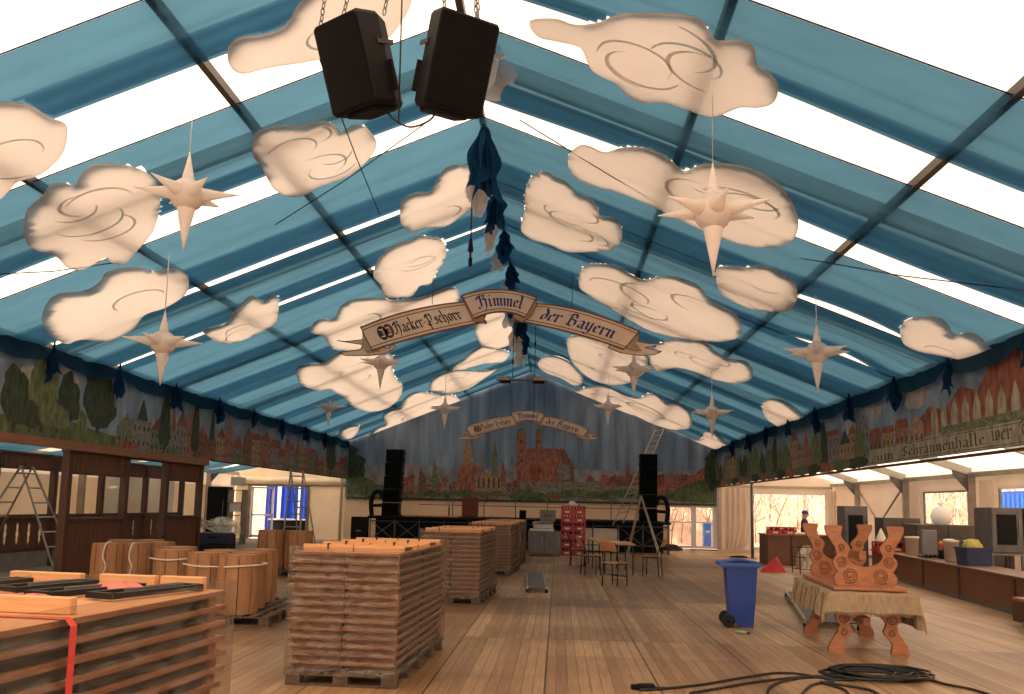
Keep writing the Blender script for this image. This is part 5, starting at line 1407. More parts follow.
tag(m.build('socket_block', None, (c.x,c.y,0), R(10)), 'black socket block at the end of the long floor cable', 'plug')
# wheelie bin, seen from its side: wheels on the left
root = empty('wheelie_bin', (2.72, 13.55, 0), R(-4), 'blue wheelie bin with closed lid standing on the boards', 'waste bin')
m = MB(); hb = .93; z_ = .06
def rr_(x0, x1, y, z): return [(x0,-y,z),(x1,-y,z),(x1,y,z),(x0,y,z)]
vs = rr_(-.17,.20,.19,z_)+rr_(-.19,.225,.22,z_+.3)+rr_(-.225,.26,.245,hb-.06)+rr_(-.27,.29,.28,hb-.06)+rr_(-.27,.29,.28,hb)
m.add(vs, [(3,2,1,0),(16,17,18,19)]+[(r_*4+k_, r_*4+(k_+1)%4, r_*4+4+(k_+1)%4, r_*4+4+k_) for r_ in range(4) for k_ in range(4)], BINB)
m.box((.02, -.222, .48), (.02, .012, .7), BINB); m.box((.1, 0, .03), (.2, .3, .062), BINB)
m.build('body', root)
m = MB(); m.grid(lambda u, v: (-.34+.66*u, -.29+.58*v, hb+.005+.06*math.sin(PI*u)*(.6+.4*math.sin(PI*v))+.0), 12, 8, BINL)
m.box((-.01,-.292,hb-.01), (.64,.02,.05), BINL); m.box((-.01,.292,hb-.01), (.64,.02,.05), BINL); m.box((.315,0,hb-.01), (.02,.58,.05), BINL)
m.build('lid', root)
m = MB(); m.tube([(-.33,-.26,hb-.01),(-.36,0,hb),(-.33,.26,hb-.01)], .022, BINL, 8); m.build('handle', root)
for s_ in (-1, 1):
    m = MB(); m.lathe([(.0,-.022),(.075,-.022),(.1,-.016),(.1,.016),(.075,.022),(0,.022)], RUBB, 20, M=Matrix.Translation((-.2, s_*.235, .1)) @ Matrix.Rotation(PI/2, 4, 'X')); w_ = m.build('wheel', root)
    m = MB(); m.lathe([(0,-.026),(.03,-.026),(.03,.026),(0,.026)], BLACK, 12, M=Matrix.Translation((-.2, s_*.235, .1)) @ Matrix.Rotation(PI/2, 4, 'X')); m.build('hub', w_)
m = MB(); m.tube([(-.2,-.22,.1),(-.2,.22,.1)], .012, STEELD, 6); m.build('axle', root); root.scale = (.92, .92, 1)
cloth_lump('black_glove', (2.74, 13.6, 1.0), .14, .07, .03, BLACK, 0, 'small black rag lying on the lid of the blue bin', 'rag', 6)
p = onZ(742, 634, 0); m = MB(); Tt = Matrix.Translation((0,0,.024)) @ Matrix.Rotation(PI/2, 4, 'Y') @ Matrix.Rotation(.4, 4, 'X')
m.lathe([(0,-.11),(.022,-.10),(.024,.04),(.012,.07),(.012,.1),(0,.1)], mat('pale green plastic', (150,180,140), (120,150,116), rough=.3), 12, M=Tt); m.lathe([(.014,.08),(.014,.12),(0,.12)], mat('dark green cap', (30,70,50)), 10, M=Tt)
tag(m.build('small_bottle', None, (p.x,p.y,0), R(-20)), 'small pale green bottle lying on the floor before the blue bin', 'bottle')
m = MB(); m.box((0,0,.012), (1.1,.6,.024), RUBB, b=.01); p = onZ(700, 549, 0); tag(m.build('door_mat', None, (p.x,38.6,0)), 'dark mat on the floor below the back windows', 'mat')
cloth_lump('dark_bag', (4.75, 37.6, 0), .45, .25, .22, mat('dark maroon cloth', (60,30,34), (44,24,28)), 0, 'dark maroon bag on the floor at the right end of the stage', 'bag', 7)
# ================================================================== carved table with cloth and a second one upside down on it
def trestle_outline():
    """half outline of a carved trestle, foot at z=0, slab at z=1 (height), x outward; mirrored"""
    H = [(.50,0),(.30,0),(.285,.04),(.30,.13),(.29,.20),(.25,.27),(.205,.33),(.19,.40),(.215,.46),(.225,.52),(.19,.60),(.125,.655),(.05,.68),(0,.685)]
    O = [(0,1.0),(.36,1.0),(.395,.93),(.40,.86),(.375,.80),(.35,.775),(.375,.73),(.405,.66),(.41,.60),(.385,.54),(.355,.50),(.375,.44),(.375,.38),(.41,.31),(.45,.22),(.49,.13),(.505,.05)]
    return H, O
def trestle(parent, y, w, h, t, M, name='carved_leg_board'):
    Hh, O = trestle_outline()
    half = Hh+O            # from the foot inner side up to the middle, then along the slab and down the outer side
    m = MB()
    r_ = [(x, z) for x, z in spline(half[0:14], 2, False)]+[(x, z) for x, z in spline(O[1:], 2, False)]
    full = [(x, z) for x, z in r_]
    # split per half to keep polygons simple
    for s_ in (-1, 1):
        pts = [(s_*x*w, y-t/2, z*h) for x, z in spline(Hh, 2, False)]+[(0, y-t/2, h)]+[(s_*x*w, y-t/2, z*h) for x, z in spline(O[1:], 2, False)]
        v2 = [Vector((p[0], p[2])) for p in pts]
        tr = geometry.tessellate_polygon([[Vector((p[0], p[2], 0)) for p in pts]])
        k_ = len(pts)
        vs = [M @ Vector(p) for p in pts]+[M @ Vector((p[0], p[1]+t, p[2])) for p in pts]
        m.add(vs, [tuple(f) for f in tr]+[tuple(k_+i for i in reversed(f)) for f in tr], CARV)
        m.add(vs, [(i, k_+i, k_+(i+1) % k_, (i+1) % k_) for i in range(k_)], CARVD)
        # carved volutes and roundels, proud of both faces
        for (cx_, cz_, rad, turns) in ((.305, .60, .075, 1.6), (.20, .835, .105, 2.0), (.305, .36, .05, 1.2)):
            for fy in (y-t/2-.004, y+t/2+.004):
                pts_ = []
                for j in range(26):
                    u = j/25; an = u*turns*2*PI+1; rr = rad*(1-.62*u)
                    pts_.append(M @ Vector(((s_*(cx_+rr*math.cos(an)))*w, fy, (cz_*h)+rr*math.sin(an)*w)))
                m.tube(pts_, .0055, CARVD, 4)
                m.lathe([(rad*.34*w, -.006), (rad*.3*w, .006)], CARV, 12, M=M @ Matrix.Translation((s_*cx_*w, fy, cz_*h)) @ Matrix.Rotation(PI/2, 4, 'X'))
    return m.build(name, parent)
AT = R(-5); C0 = (3.90, 12.15, 0)
root = empty('carved_table', C0, AT, 'low carved wooden trestle table under a beige cloth', 'table')
W, L_, HT = .92, 2.15, .74
m = MB(); m.box((0,0,HT-.025), (W,L_,.05), CARV, b=.012); m.build('tabletop', root)
for y in (-L_/2+.22, L_/2-.32): trestle(root, y, .94, HT-.05, .06, Matrix.Identity(4))
m = MB(); m.box((0,-.05,.38), (.09,L_-.6,.1), CARV, b=.01); m.build('stretcher', root)
# cloth
m = MB(); hw, hl = W/2+.012, L_/2+.012
def clothf(u, v):
    # u across, v along, flat width plus drops
    dx, dyn, dyf = .34, .24, .2
    s = -hw-dx+(2*hw+2*dx)*u; t = -hl-dyn+(2*hl+dyn+dyf)*v
    x, y, z = s, t, HT+.012
    ox = max(0, abs(s)-hw); oy = max(0, abs(t)-hl)
    if ox > 0 or oy > 0:
        drop = math.hypot(ox, oy) if (ox > 0 and oy > 0) else max(ox, oy)
        fl = .05*math.sin(t*9+1)*min(1, ox*5)+.03*min(1, drop*5)
        x = (1 if s > 0 else -1)*(min(abs(s), hw)+(.03+fl*.6+ox*.10 if ox > 0 else 0)+(.03 if ox > 0 and oy > 0 else 0))
        y = (1 if t > 0 else -1)*(min(abs(t), hl)+(.03+.02*math.sin(s*14)*min(1,oy*6)+oy*.10 if oy > 0 else 0))
        z = HT+.012-drop*.97
        if s > 0 and t < 0 and ox > 0: z -= .10*min(1, ox*4)
        if s < 0 and ox > 0: z -= .03*math.sin(t*4)
    z += .004*math.sin(s*17)*math.sin(t*11)
    return (x, y, z)
m.grid(clothf, 56, 80, CLOTH)
for i in range(80):     # fringe along the near hem
    p = Vector(clothf(.2+.6*i/79, 0)); m.tube([p, p+Vector((.004*math.sin(i*2.1), -.006, -.045))], .0035, CLOTH, 3)
for v_ in [.1+.8*q/9 for q in range(10)]:
    p0 = Vector(clothf(.11, v_)); 
    pts = [Vector(clothf(q/12*.19, v_))+Vector((-.004,0,0)) for q in range(13)]
    m.tube(pts, .006, mat('dark weave stripe', (120,96,74)), 4)
o = m.build('tablecloth', None, C0, AT); tag(o, 'beige striped woven cloth with a fringe draped over the carved table', 'tablecloth')
root = empty('carved_table', (C0[0]+.02, C0[1]+.05, HT+.02), AT, 'carved wooden table lying upside down on the beige cloth, legs in the air', 'table')
m = MB(); m.box((0,0,.025), (.86, 2.05, .045), CARV, b=.012); m.build('tabletop', root)
flip = Matrix.Translation((0,0,.047+.74)) @ Matrix.Scale(-1, 4, (0,0,1))
for y in (-.78, .72): trestle(root, y, .94, .74, .06, flip)
m = MB(); m.box((0,0,.047+.37), (.09,1.4,.1), CARV, b=.01); m.build('stretcher', root)

# ================================================================== serving counters and kitchen on the right
def cline(Y): return 7.95+.11*(Y-15.9)
rzc = math.atan2(-.11, 1)
root = empty('serving_counter', (cline(20.2)+.35, 20.2, 0), rzc, 'long low brown serving counter along the right aisle', 'counter')
m = MB(); m.box((0,0,.33), (.68,12.4,.62), CTRB); m.build('body', root)
m = MB(); m.box((0,0,.665), (.78,12.5,.04), mat('worn counter top', (120,84,58), (92,64,46), rough=.4), b=.008); m.build('worktop', root)
for y in (-4.2, -1.3, 1.2, 3.8): m = MB(); m.box((-.35,y,.33), (.03,.12,.62), DARKW); m.build('dark_divider', root)
m = MB(); m.box((-.345,0,.04), (.02,12.4,.08), STEELD); m.build('kickboard', root)
ZC = .687
def on_counter(px, off=.35):
    d_ = ray(px, 545); r_ = d_.x/d_.y; k_ = 0 ; Y = (7.95-.11*15.9+off)/(r_-.11); return (cline(Y)+off, Y, ZC)
def tub(px, r, h, mt, name, label, cat, lid=None, off=.35):
    root = empty(name, on_counter(px, off), 0, label, cat)
    m = MB(); m.lathe([(r*.86,0),(r,h),(r*1.05,h),(r*1.05,h-.03)], mt, 20); m.build('body', root)
    m = MB(); m.lathe([(r*1.02,h-.012),(r*1.04,h+.02),(0,h+.022)], lid or mt, 20); m.build('lid', root)
tub(912, .17, .44, WHITEC, 'white_tub', 'white lidded tub on the brown counter, left of the grey board', 'tub')
tub(951, .16, .46, WHITEC, 'white_tub', 'white lidded tub on the brown counter, between the grey board and the blue box', 'tub')
tub(898, .12, .24, mat('dark green pot', (58,66,58), (44,52,46)), 'dark_pot', 'small dark pot on the counter beside the upside-down table', 'pot')
p = on_counter(929, .3); root = empty('slicing_machine', p, R(5), 'grey upright slicing machine with black knobs on the counter', 'kitchen machine')
m = MB(); m.box((0,0,.36), (.36,.1,.60), mat('grey enamel', (132,128,130), (116,112,114), rough=.35), b=.02); m.box((0,.05,.03), (.4,.3,.06), STEELD, b=.01); m.build('body', root)
for q in range(4): m = MB(); m.lathe([(0,0),(.03,0),(.03,.04),(0,.04)], BLACK, 12, M=Matrix.Translation((-.15+q*.1,-.13,.05)) @ Matrix.Rotation(PI/2, 4, 'X')); m.build('knob', root)
p = on_counter(973, .35); root = empty('blue_box', p, R(8), 'dark blue plastic box with rim on the brown counter', 'box')
m = MB(); w, d, h = .56, .4, .36
m.add([(-w*.45,-d*.45,0),(w*.45,-d*.45,0),(w*.45,d*.45,0),(-w*.45,d*.45,0),(-w/2,-d/2,h),(w/2,-d/2,h),(w/2,d/2,h),(-w/2,d/2,h)], [(3,2,1,0),(0,1,5,4),(1,2,6,5),(2,3,7,6),(3,0,4,7),(4,5,6,7)], mat('dark blue plastic', (44,58,96), (34,46,78), rough=.4))
m.build('body', root)
m = MB()
for sx in (-1,1): m.box((sx*w/2,0,h-.01), (.03,d+.04,.04), mat('dark blue plastic', (0,0,0)))
for sy in (-1,1): m.box((0,sy*d/2,h-.01), (w,.03,.04), mat('dark blue plastic', (0,0,0)))
m.build('rim', root)
cloth_lump('yellow_green_bag', (p[0]-.02, p[1], ZC+.365), .2, .14, .15, mat('yellow green plastic', (176,168,70), (150,140,60), rough=.4), 0, 'yellow green plastic bag on top of the dark blue box', 'bag', 8)
p = on_counter(941, .45); m = MB()
m.box((0,0,.1), (.1,.1,.2), BLACK, b=.01); m.lathe([(.03,.2),(.035,.28),(0,.3)], mat('orange plastic', (214,120,60)), 12); m.lathe([(.0,.27),(.06,.3),(.06,.38),(0,.42)], mat('orange plastic', (214,120,60)), 12)
tag(m.build('orange_topped_can', None, p), 'black can with an orange top between the slicer and the white tub', 'can')
p = on_counter(957, .3); m = MB(); m.grid(lambda u, v: (-.35+.7*u, -.15+.3*v, .0+.02*math.sin(u*9)), 10, 3, WHITEC); tag(m.build('white_sheet', None, (p[0]+.12, p[1], ZC+.49)), 'flat white lid laid across the tub and blue box', 'lid')
# display case under a plastic sheet, front right
root = empty('display_case', (7.75, 13.0, 0), rzc, 'wooden display case base at the right picture edge', 'display case')
m = MB(); m.box((0,0,.2), (1.3,2.7,.4), CTRB); m.box((-.66,0,.05), (.02,2.7,.06), ALU); m.build('base', root)
m = MB(); m.box((0,0,.43), (1.5,2.9,.05), WOODS, b=.01); m.box((-.72,0,.38), (.05,2.8,.05), DARKW); m.build('top_board', root)
for y in (-1.2, 0, 1.2): m = MB(); m.box((-.652,y,.2), (.02,1.0,.28), DARKW, b=.005); m.build('recessed_panel', root)
m = MB()
def dome(u, v):
    a = 2*PI*u; r_ = math.sin(PI*v/2)**.45
    return (.62*r_*math.copysign(abs(math.cos(a))**.6, math.cos(a))*(1+.04*math.sin(a*9)), 1.15*r_*math.copysign(abs(math.sin(a))**.6, math.sin(a))*(1+.03*math.sin(a*11)), .01+.62*math.cos(PI*v/2)**.6*(1+.03*math.sin(a*7)))
m.grid(dome, 60, 16, FILM); o = m.build('plastic_cover', None, (7.75, 13.0, .46), rzc); tag(o, 'clear crumpled plastic sheet over the display case at the right edge', 'plastic sheet')
m = MB()
for y in (-.7, .1): m.tube([(-.3+.34*math.cos(a), y, .36+.3*math.sin(a)) for a in [PI*2*j/24 for j in range(25)]], .012, STEEL, 5)
m.box((0,0,.05), (.9,1.9,.1), STEELD, b=.02); m.box((.1,.3,.38), (.35,.5,.12), STEEL, b=.03); m.tube([(-.3,-.9,.5),(-.3,.9,.5)], .03, STEEL, 8)
for y in (-.9,.9): m.tube([(-.3,y,.05),(-.3,y,.5)], .012, STEEL, 5)
m.tube([(.1,.3,.1),(.1,.3,.33)],.04,STEEL,6)
tag(m.build('slicing_equipment', None, (7.75, 13.0, .456), rzc), 'steel machine with round guards under the plastic sheet', 'kitchen machine')
# ovens on stands
for (x0, x1, lab, wn) in ((9.72, 10.42, 'left', True), (10.46, 11.5, 'right', False)):
    w = x1-x0; c = ((x0+x1)/2, 20.9, 0)
    root = cab('steel_oven', (c[0], c[1], .88), (w, .8, 1.02), STEELD, '%s stainless steel oven on a stand in the right kitchen' % lab, 'oven', 1, 0, False, STEELD if wn else STEEL, wn, 'steel ovens in the right aisle')
    root.location.z = .885
    root = empty('oven_stand', c, 0, 'steel stand under the %s kitchen oven' % lab, 'stand', 'oven stands')
    m = MB(); m.box((0,0,.86), (w+.02,.8,.04), STEEL); m.box((0,0,.3), (w,.78,.03), STEEL); m.build('shelf', root)
    for sx in (-1,1):
        for sy in (-1,1): m = MB(); m.box((sx*(w/2-.03),sy*.36,.42), (.045,.045,.84), STEELD); m.build('leg', root)
cab('steel_cabinet', (9.2, 28.3, 0), (.72, .7, 1.93), STEELD, 'tall grey steel cabinet with a black panel for its dark opening in the right aisle', 'cabinet', 1, 0, True, STEELD, True)  # black pane on the front stands in for the dark opening
cab('steel_sink_unit', (10.2, 27.3, 0), (1.1, .7, 1.60), mat('brown grey steel', (96,88,80), (76,70,64), rough=.4, metal=.4), 'broad grey steel unit right of the tall cabinet', 'cabinet', 2)
cab('steel_hood_unit', (10.6, 24.2, 0), (2.5, .8, 1.46), mat('brown grey steel', (0,0,0)), 'long grey steel cooking unit below the right window', 'cooking unit', 3)
m = MB(); m.lathe([(.0,0),(.2,.02),(.27,.2),(.2,.4),(.07,.48),(.0,.5)], mat('bright spot white', (250,250,248), (244,244,242), trans=.3), 20); m.lathe([(.03,.46),(.08,.56),(0,.57)], mat('bright spot white', (250,250,248)), 10)  # white ball added for a bright round spot of unknown source
tag(m.build('bright_spot_ball', None, (10.15, 24.1, 1.462)), 'bright white round sack added for a bright spot on the long steel cooking unit', 'ball')
for i, (px, Y, z, lab) in enumerate([(872, 24.3, .0, 'left'), (884, 24.9, .0, 'right')]):
    x = (px-558)/880*Y; o = copy_tree(cp); o.location = (x, Y, ZC+.002); o.rotation_euler.z = .1; tag(o, 'red bottle crate on the brown counter behind the upside-down table, %s' % lab, 'crate', 'red crates on the counter')
m = MB(); m.lathe([(.0,0),(.16,0),(.16,.02),(.012,.34),(0,.35)], WHITEC, 16); tag(m.build('white_funnel', None, ((871-558)/880*24.3, 24.3, ZC+.29)), 'white cone standing on the red crates on the counter', 'funnel')
# back counter with red crates, tray
root = empty('back_counter', (7.9, 29.4, 0), 0, 'brown boarded counter at the back right below the big window', 'counter')
m = MB(); m.box((0,0,.48), (2.4,1.2,.94), mat('reddish brown board', (112,72,52), (92,58,42))); m.build('body', root)
m = MB(); m.box((0,0,.97), (2.5,1.3,.04), WOODS, b=.008); m.build('worktop', root)
m = MB(); m.box((-.45,-.61,.48), (.06,.03,.9), DARKW); m.build('dark_divider', root)
for i in range(2):
    o = copy_tree(cp); o.location = (6.98+i*.46, 29.1, .992); o.scale = (1,1,.8); tag(o, 'low red bottle crate on the back counter, %s' % ('left' if i == 0 else 'right'), 'crate', 'red crates on the back counter')
m = MB(); m.box((0,0,.03), (.6,.4,.05), WHITEC, b=.015); m.box((0,0,.06),(.5,.3,.02), WHITEC); tag(m.build('white_tray', None, (7.85, 29.0, .992)), 'white tray on the back counter right of the red crates', 'tray')
# plastic covered rack and red bag
root = empty('wire_trolley', (7.02, 25.6, 0), R(10), 'small wire trolley beside the red bag on the floor', 'trolley'); m = MB()
for x in (-.3,.3):
    for y in (-.25,.25): m.tube([(x,y,.0),(x,y,.75)], .014, BLKST, 5)
for z in (.12,.45,.73):
    m.tube([(-.3,-.25,z),(.3,-.25,z),(.3,.25,z),(-.3,.25,z),(-.3,-.25,z)], .01, BLKST, 4)
m.build('frame', root)
cloth_lump('plastic_cover', (7.02, 25.6, .13), .29, .24, .55, PLASTW, 0, 'milky plastic bag stuffed into the wire trolley', 'plastic bag', 10)
m = MB(); a_ = [(-.45,-.2,0),(.3,-.25,0),(.35,.25,0),(-.3,.2,0)]; b_ = [(.05,-.05,.42),(.12,.05,.42)]
m.add(a_+b_, [(3,2,1,0),(0,1,4),(1,2,5,4),(2,3,5),(3,0,4,5)], mat('bright red fabric', (196,40,44), (168,32,38))); tag(m.build('red_tent_bag', None, (6.15, 25.8, 0)), 'bright red folded fabric wedge on the floor beside the wire trolley', 'bag')
# curtain at the left of the big right window, tied
m = MB(); m.grid(lambda u, v: (7.3+(1.25 if v > .5 else 1.25*(1-.35*(1-v*2)**2))*u-.0, YB-.25+.07*math.sin(u*34), .03+2.65*v), 70, 16, PVCR)
o = local(m.build('curtain'), (7.9, YB-.25, 0)); tag(o, 'white tarpaulin curtain drawn to the left of the big back right window', 'curtain')
m = MB(); m.grid(lambda u, v: (11.6+.5*u, YB-.25+.05*math.sin(u*26), .6+2.05*v), 40, 8, PVCR); o = local(m.build('curtain'), (11.8, YB-.25, 0)); tag(o, 'narrow white curtain right of the big back right window', 'curtain')
m = MB(); m.grid(lambda u, v: (XRO-.02+.05*math.sin(u*26), 30.1+.75*u, .1+2.6*v), 40, 8, PVCR); o = local(m.build('curtain'), (XRO-.05, 30.4, 0)); tag(o, 'white curtain beside the middle window of the right wall', 'curtain')
m = MB(); m.grid(lambda u, v: (XRO-.02+.05*math.sin(u*26), 25.1+.75*u, .1+2.6*v), 40, 8, PVCR); o = local(m.build('curtain'), (XRO-.05, 25.4, 0)); tag(o, 'white curtain right of the aluminium post before the nearest visible right window', 'curtain')

# ================================================================== left aisle end: covered table, boxes, cupboard, things at the door
root = empty('covered_table', (-12.6, 31.5, 0), 0, 'table under crumpled milky plastic left of the cabin door', 'table')
m = MB(); m.box((0,0,.78), (1.9,1.0,.04), WOODT); m.build('tabletop', root)
for x in (-.85,.85):
    for y in (-.4,.4): m = MB(); m.box((x,y,.38), (.05,.05,.76), BLKST); m.build('leg', root)
m = MB(); m.grid(lambda u, v: (-1.08+2.16*u, -.6+1.2*v, .82+.30*max(0, math.sin(PI*u))*(.5+.5*math.sin(v*5+u*4))**2-(.35 if (u < .05 or u > .95 or v < .09) else 0)), 30, 20, PLASTW)
o = m.build('plastic_cover', None, (-12.6, 31.5, 0)); tag(o, 'crumpled milky plastic sheet over the table left of the cabin door', 'plastic sheet')
m = MB(); m.box((0,0,.17), (.9,.6,.34), mat('dark navy box', (26,36,64), (20,28,52)), b=.02); m.box((0,-.305,.2),(.3,.02,.05),BLACK); tag(m.build('navy_box', None, (-10.6, 27.2, .34)), 'navy blue box standing on the long black box', 'box')
m = MB(); m.box((0,0,.16), (1.7,.8,.32), BLACK, b=.02); m.box((-.3,-.405,.18),(.25,.02,.04),STEELD); tag(m.build('black_case', None, (-10.9, 27.0, 0)), 'long low black case on the floor right of the timber booth', 'case')
m = MB(); m.box((0,0,.12), (.3,.3,.24), REDC, b=.02); tag(m.build('red_bucket', None, (-12.9, 31.0, .845)), 'small red bucket on the plastic covered table', 'bucket')
root = cab('black_cupboard', (-13.2, 34.0, 0), (.75, .7, 2.2), BLACK, 'tall black cupboard seen through the booth near the cabin', 'cupboard', 1)
root = empty('grey_shelf', (-12.5, 34.0, 0), 0, 'grey open shelf right of the tall black cupboard', 'shelf'); m = MB()
for x in (-.28,.28): m.box((x,0,1.05), (.03,.6,2.1), STEELD)
for z in (.1,.6,1.1,1.6,2.08): m.box((0,0,z), (.56,.6,.03), STEEL)
m.build('frame', root)
for z in (.62, 1.12, 1.62): m = MB(); m.box((0,0,z+.18), (.45,.4,.33), WHITEC, b=.01); tag(m.build('storage_box', None, (-12.5, 33.95, z)), 'pale storage box on the grey shelf, %s' % ('lowest' if z < 1 else 'middle' if z < 1.5 else 'highest'), 'box', 'boxes on the grey shelf')
m = MB(); m.grid(lambda u, v: (-13.6+.05*math.sin(u*12+v*3), 25.6+5.0*u, .5+2.15*v+.10*math.sin(u*4)*(v > .9)), 40, 12, CREAMW); o = local(m.build('hanging_tarpaulin'), (-13.6, 28, .5)); tag(o, 'pale tarpaulin sheet hanging behind the booth opening', 'tarpaulin')
# things outside the left door
m = MB(); m.box((0,0,.4), (1.9,.7,.8), BLACK, b=.02); m.box((0,0,.84), (2.1,.8,.05), WHITEC); tag(m.build('black_bench', None, (-12.4, 41.0, 0)), 'black trolley bench outside the open cabin door', 'bench')
for i, (x, w) in enumerate(((-14.1, .6), (-13.2, .9), (-12.3, .8))):
    m = MB(); m.grid(lambda u, v: (x-w/2+w*u, 43.0+.10*math.sin(u*14), .25+2.9*v), 24, 4, BLUET)
    m.tube([(x-w/2, 43.0, 3.15), (x+w/2, 43.0, 3.15)], .02, STEEL, 5)
    m.tube([(x-w/2, 43.0, 0), (x-w/2, 43.0, 3.2)], .03, WHITEP, 6); m.tube([(x+w/2, 43.0, 0), (x+w/2, 43.0, 3.2)], .03, WHITEP, 6)
    o = local(m.build('blue_tarpaulin'), (x, 43.0, 0)); tag(o, 'blue tarpaulin strip hanging outside the cabin door, %s' % ('left', 'middle', 'right')[i], 'tarpaulin', 'blue tarpaulins outside the door')
# outside: blue container cabin to the right, small blue box by the back window
root = empty('blue_container', (17.0, 30.6, 0), 0, 'bright blue site container with a white window outside on the right', 'container')
m = MB(); m.box((0,0,1.3), (2.4,6.2,2.6), BINL, b=.04)
for q in range(20): m.box((-1.21,-3+q*.31,1.3), (.03,.14,2.4), mat('bright blue metal', (20,120,230), (16,104,210), rough=.4))
m.build('body', root); m = MB(); m.box((-1.24,-1.2,1.85), (.05,1.6,.8), WHITEP); m.build('window', root)
m = MB(); m.box((0,0,.55), (.35,.5,1.1), mat('bright blue metal', (0,0,0)), b=.03); m.box((0,-.26,.7),(.2,.02,.1),WHITEP); tag(m.build('blue_barrier', None, (7.05, 42.5, 0)), 'small blue barrier element outside the back window', 'barrier')

# ================================================================== the worker behind the trestle table
def person(c, rz):
    JT = dict(pel=(0,0,.93), sp=(0,.02,1.12), ch=(0,.01,1.34), nk=(0,-.0,1.50), hd=(0,-.02,1.60), ht=(0,-.01,1.72),
              lh=(-.10,0,.88), lk=(-.11,-.02,.48), la=(-.12,.02,.08), lt=(-.13,-.15,.04), rh=(.10,0,.88), rk=(.11,-.02,.48), ra=(.12,.02,.08), rt=(.13,-.15,.04),
              ls=(-.19,0,1.42), le=(-.25,-.04,1.13), lw=(-.17,-.27,1.06), rs=(.19,0,1.42), re=(.25,-.04,1.13), rw=(.17,-.27,1.06))
    RD = dict(pel=.15, sp=.14, ch=.165, nk=.06, hd=.09, ht=.07, lh=.095, lk=.06, la=.045, lt=.035, rh=.095, rk=.06, ra=.045, rt=.035, ls=.065, le=.045, lw=.03, rs=.065, re=.045, rw=.03)
    ED = [('pel','sp'),('sp','ch'),('ch','nk'),('nk','hd'),('hd','ht'),('pel','lh'),('lh','lk'),('lk','la'),('la','lt'),('pel','rh'),('rh','rk'),('rk','ra'),('ra','rt'),('ch','ls'),('ls','le'),('le','lw'),('ch','rs'),('rs','re'),('re','rw')]
    for s_, w_ in ((-1,'lw'),(1,'rw')):
        b = Vector(JT[w_])
        JT['p'+w_] = tuple(b+Vector((0,-.07,-.01))); RD['p'+w_] = .026; ED.append((w_, 'p'+w_))
        for f in range(4):
            k1, k2 = 'f%d%s' % (f, w_), 'g%d%s' % (f, w_)
            JT[k1] = tuple(b+Vector((s_*(-.03+f*.02),-.12-.01*(f in (1,2)),-.02))); JT[k2] = tuple(b+Vector((s_*(-.03+f*.02),-.15-.01*(f in (1,2)),-.05)))
            RD[k1] = RD[k2] = .009; ED += [('p'+w_, k1), (k1, k2)]
        JT['t'+w_] = tuple(b+Vector((-s_*.05,-.08,0))); RD['t'+w_] = .011; ED.append((w_, 't'+w_))
    keys = list(JT); me = bpy.data.meshes.new('body')
    me.from_pydata([JT[k_] for k_ in keys], [(keys.index(a), keys.index(b)) for a, b in ED], [])
    jk = mat('dark jacket cloth', (52,50,56), (40,38,44), rough=.9); skin = mat('skin', (206,150,122), (190,134,108), rough=.6)
    me.materials.append(jk); me.materials.append(skin)
    o = bpy.data.objects.new('person', me); COL.objects.link(o)
    md = o.modifiers.new('Skin', 'SKIN'); sv = me.skin_vertices[0].data
    for i, k_ in enumerate(keys): sv[i].radius = (RD[k_], RD[k_]*.85)
    sv[0].use_root = True
    o.modifiers.new('Sub', 'SUBSURF').levels = 2; o.modifiers['Sub'].render_levels = 2
    dg = bpy.context.evaluated_depsgraph_get(); dg.update()
    em = bpy.data.meshes.new_from_object(o.evaluated_get(dg)); o.modifiers.clear(); o.data = em
    if len(em.materials) < 2:
        em.materials.clear(); em.materials.append(jk); em.materials.append(skin)
    for f in em.polygons:
        f.use_smooth = True; z = f.center.z; y = f.center.y
        f.material_index = 1 if (z > 1.5 or (y < -.25 and .95 < z < 1.12)) else 0
    o.location = c; o.rotation_euler.z = rz
    hd = MB(); hd.lathe([(.0,-.13),(.05,-.125),(.075,-.08),(.09,-.02),(.096,.04),(.085,.09),(.05,.125),(0,.135)], skin, 18, c=(0,-.02,1.63), sq=(.86,1.05))
    hd.add([(0,-.145,1.60),(-.018,-.11,1.585),(.018,-.11,1.585),(0,-.11,1.645)], [(0,1,2),(0,3,1),(0,2,3)], skin)
    for s_ in (-1,1):
        hd.lathe([(0,-.01),(.011,0),(0,.01)], BLACK, 8, c=(s_*.032,-.113,1.645)); hd.lathe([(0,-.03),(.016,0),(0,.03)], skin, 8, c=(s_*.085,-.01,1.62))
    hd.box((0,-.112,1.565), (.045,.008,.008), INKR); hd.build('head', o)
    cp_ = MB(); cp_.lathe([(.105,1.665),(.107,1.70),(.095,1.745),(.06,1.775),(0,1.785)], mat('blue cap cloth', (66,70,170), (52,56,146)), 18, c=(0,-.015,0)); cp_.lathe([(.0,1.672),(.07,1.67),(.075,1.676),(0,1.68)], mat('blue cap cloth', (0,0,0)), 14, c=(0,-.12,0)); cp_.build('cap', o)
    tag(o, 'person in a dark jacket and blue cap standing behind the carved tables', 'person')
pw = onY(804.5, 516, 30.6)
person((pw.x, 30.6, 0), R(60))

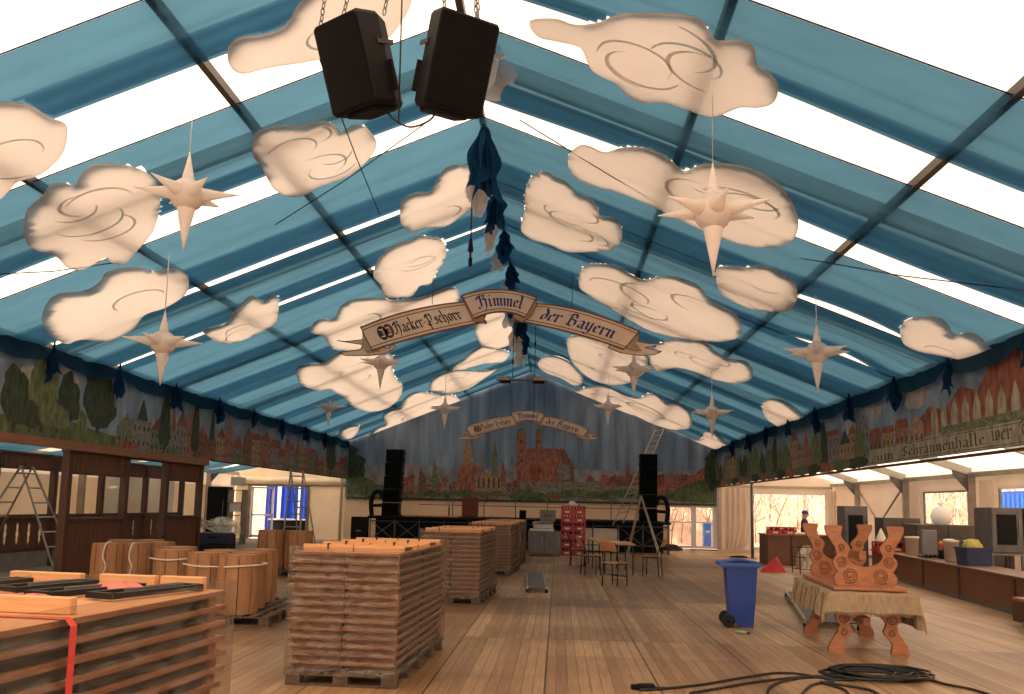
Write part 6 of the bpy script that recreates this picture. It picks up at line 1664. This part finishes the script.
# ================================================================== outside: ground, bank and dry thicket
m = MB(); m.grid(lambda u, v: (-60+140*u, -30+130*v, -.08), 2, 2, GROUND, False); struct(m.build('ground'))
def bank(x, y):
    d = max(y-46+max(0, (-x-6))*.2, x-22, 0); return min(11, d*.75)+.4*math.sin(x*.5)*min(1, d*.3)*math.sin(y*.4)-.05
m = MB(); m.grid(lambda u, v: (-34+100*u, 44+36*v, bank(-34+100*u, 44+36*v)), 60, 24, GROUND)
m.grid(lambda u, v: (21+30*u, -20+64*v, bank(21+30*u, -20+64*v)), 18, 40, GROUND)
struct(m.build('terrain'))
rnd = random.Random(21); m = MB()
def branch(x, y, h, mt, r):
    z = bank(x, y); lean = rnd.uniform(-.9,.9), rnd.uniform(-.9,.3); pts = []
    for q in range(5):
        t = q/4; pts.append((x+lean[0]*t*t*h*.5+rnd.uniform(-.08,.08)*t, y+lean[1]*t*t*h*.4+rnd.uniform(-.08,.08)*t, z+h*t*(1-.1*t)))
    m.tube(pts, [r*(1-.75*q/4) for q in range(5)], mt, 3, cap=False, smooth=False)
    for _ in range(3):
        p = Vector(pts[rnd.choice((1,2,3))]); d = Vector((rnd.uniform(-1,1), rnd.uniform(-1,1), rnd.uniform(.3,1.4)))
        m.tube([p, p+d*h*.2, p+d*h*.3+Vector((0,0,.15*h))], [r*.5, r*.35, r*.1], mt, 3, cap=False, smooth=False)
for _ in range(1500):
    x = rnd.uniform(2, 24); y = rnd.uniform(44.5, 60); branch(x, y, rnd.uniform(1.2, 4.0), BRANCH if rnd.random() < .75 else BRANCHD, rnd.uniform(.015, .05))
for _ in range(900):
    x = rnd.uniform(20, 34); y = rnd.uniform(28, 58); branch(x, y, rnd.uniform(1.2, 3.6), BRANCH if rnd.random() < .75 else BRANCHD, rnd.uniform(.015, .05))
o = m.build('dry_thicket'); tag(o, 'pale dry leafless thicket on the bank outside the windows', 'thicket', kind='stuff')

# ================================================================== light
w = bpy.data.worlds.new('world'); SC.world = w; w.use_nodes = True
bg = w.node_tree.nodes['Background']; bg.inputs[0].default_value = (1.0, .95, .88, 1); bg.inputs[1].default_value = 1.15
sd = bpy.data.lights.new('sun', 'SUN'); sd.energy = 3.4; sd.angle = R(2); sd.color = (1, .93, .84)
so = bpy.data.objects.new('sun', sd); COL.objects.link(so); so.location = (-20, -20, 30)
so.rotation_euler = Vector((.72, .42, -.80)).to_track_quat('-Z', 'Y').to_euler()
SC.view_settings.view_transform = 'Standard'; SC.view_settings.look = 'None'; SC.view_settings.gamma = 1; SC.view_settings.use_curve_mapping = False
SC.view_settings.exposure = 1.32
SC.cycles.max_bounces = 10; SC.cycles.diffuse_bounces = 6; SC.cycles.transparent_max_bounces = 16
SC.cycles.use_denoising = True
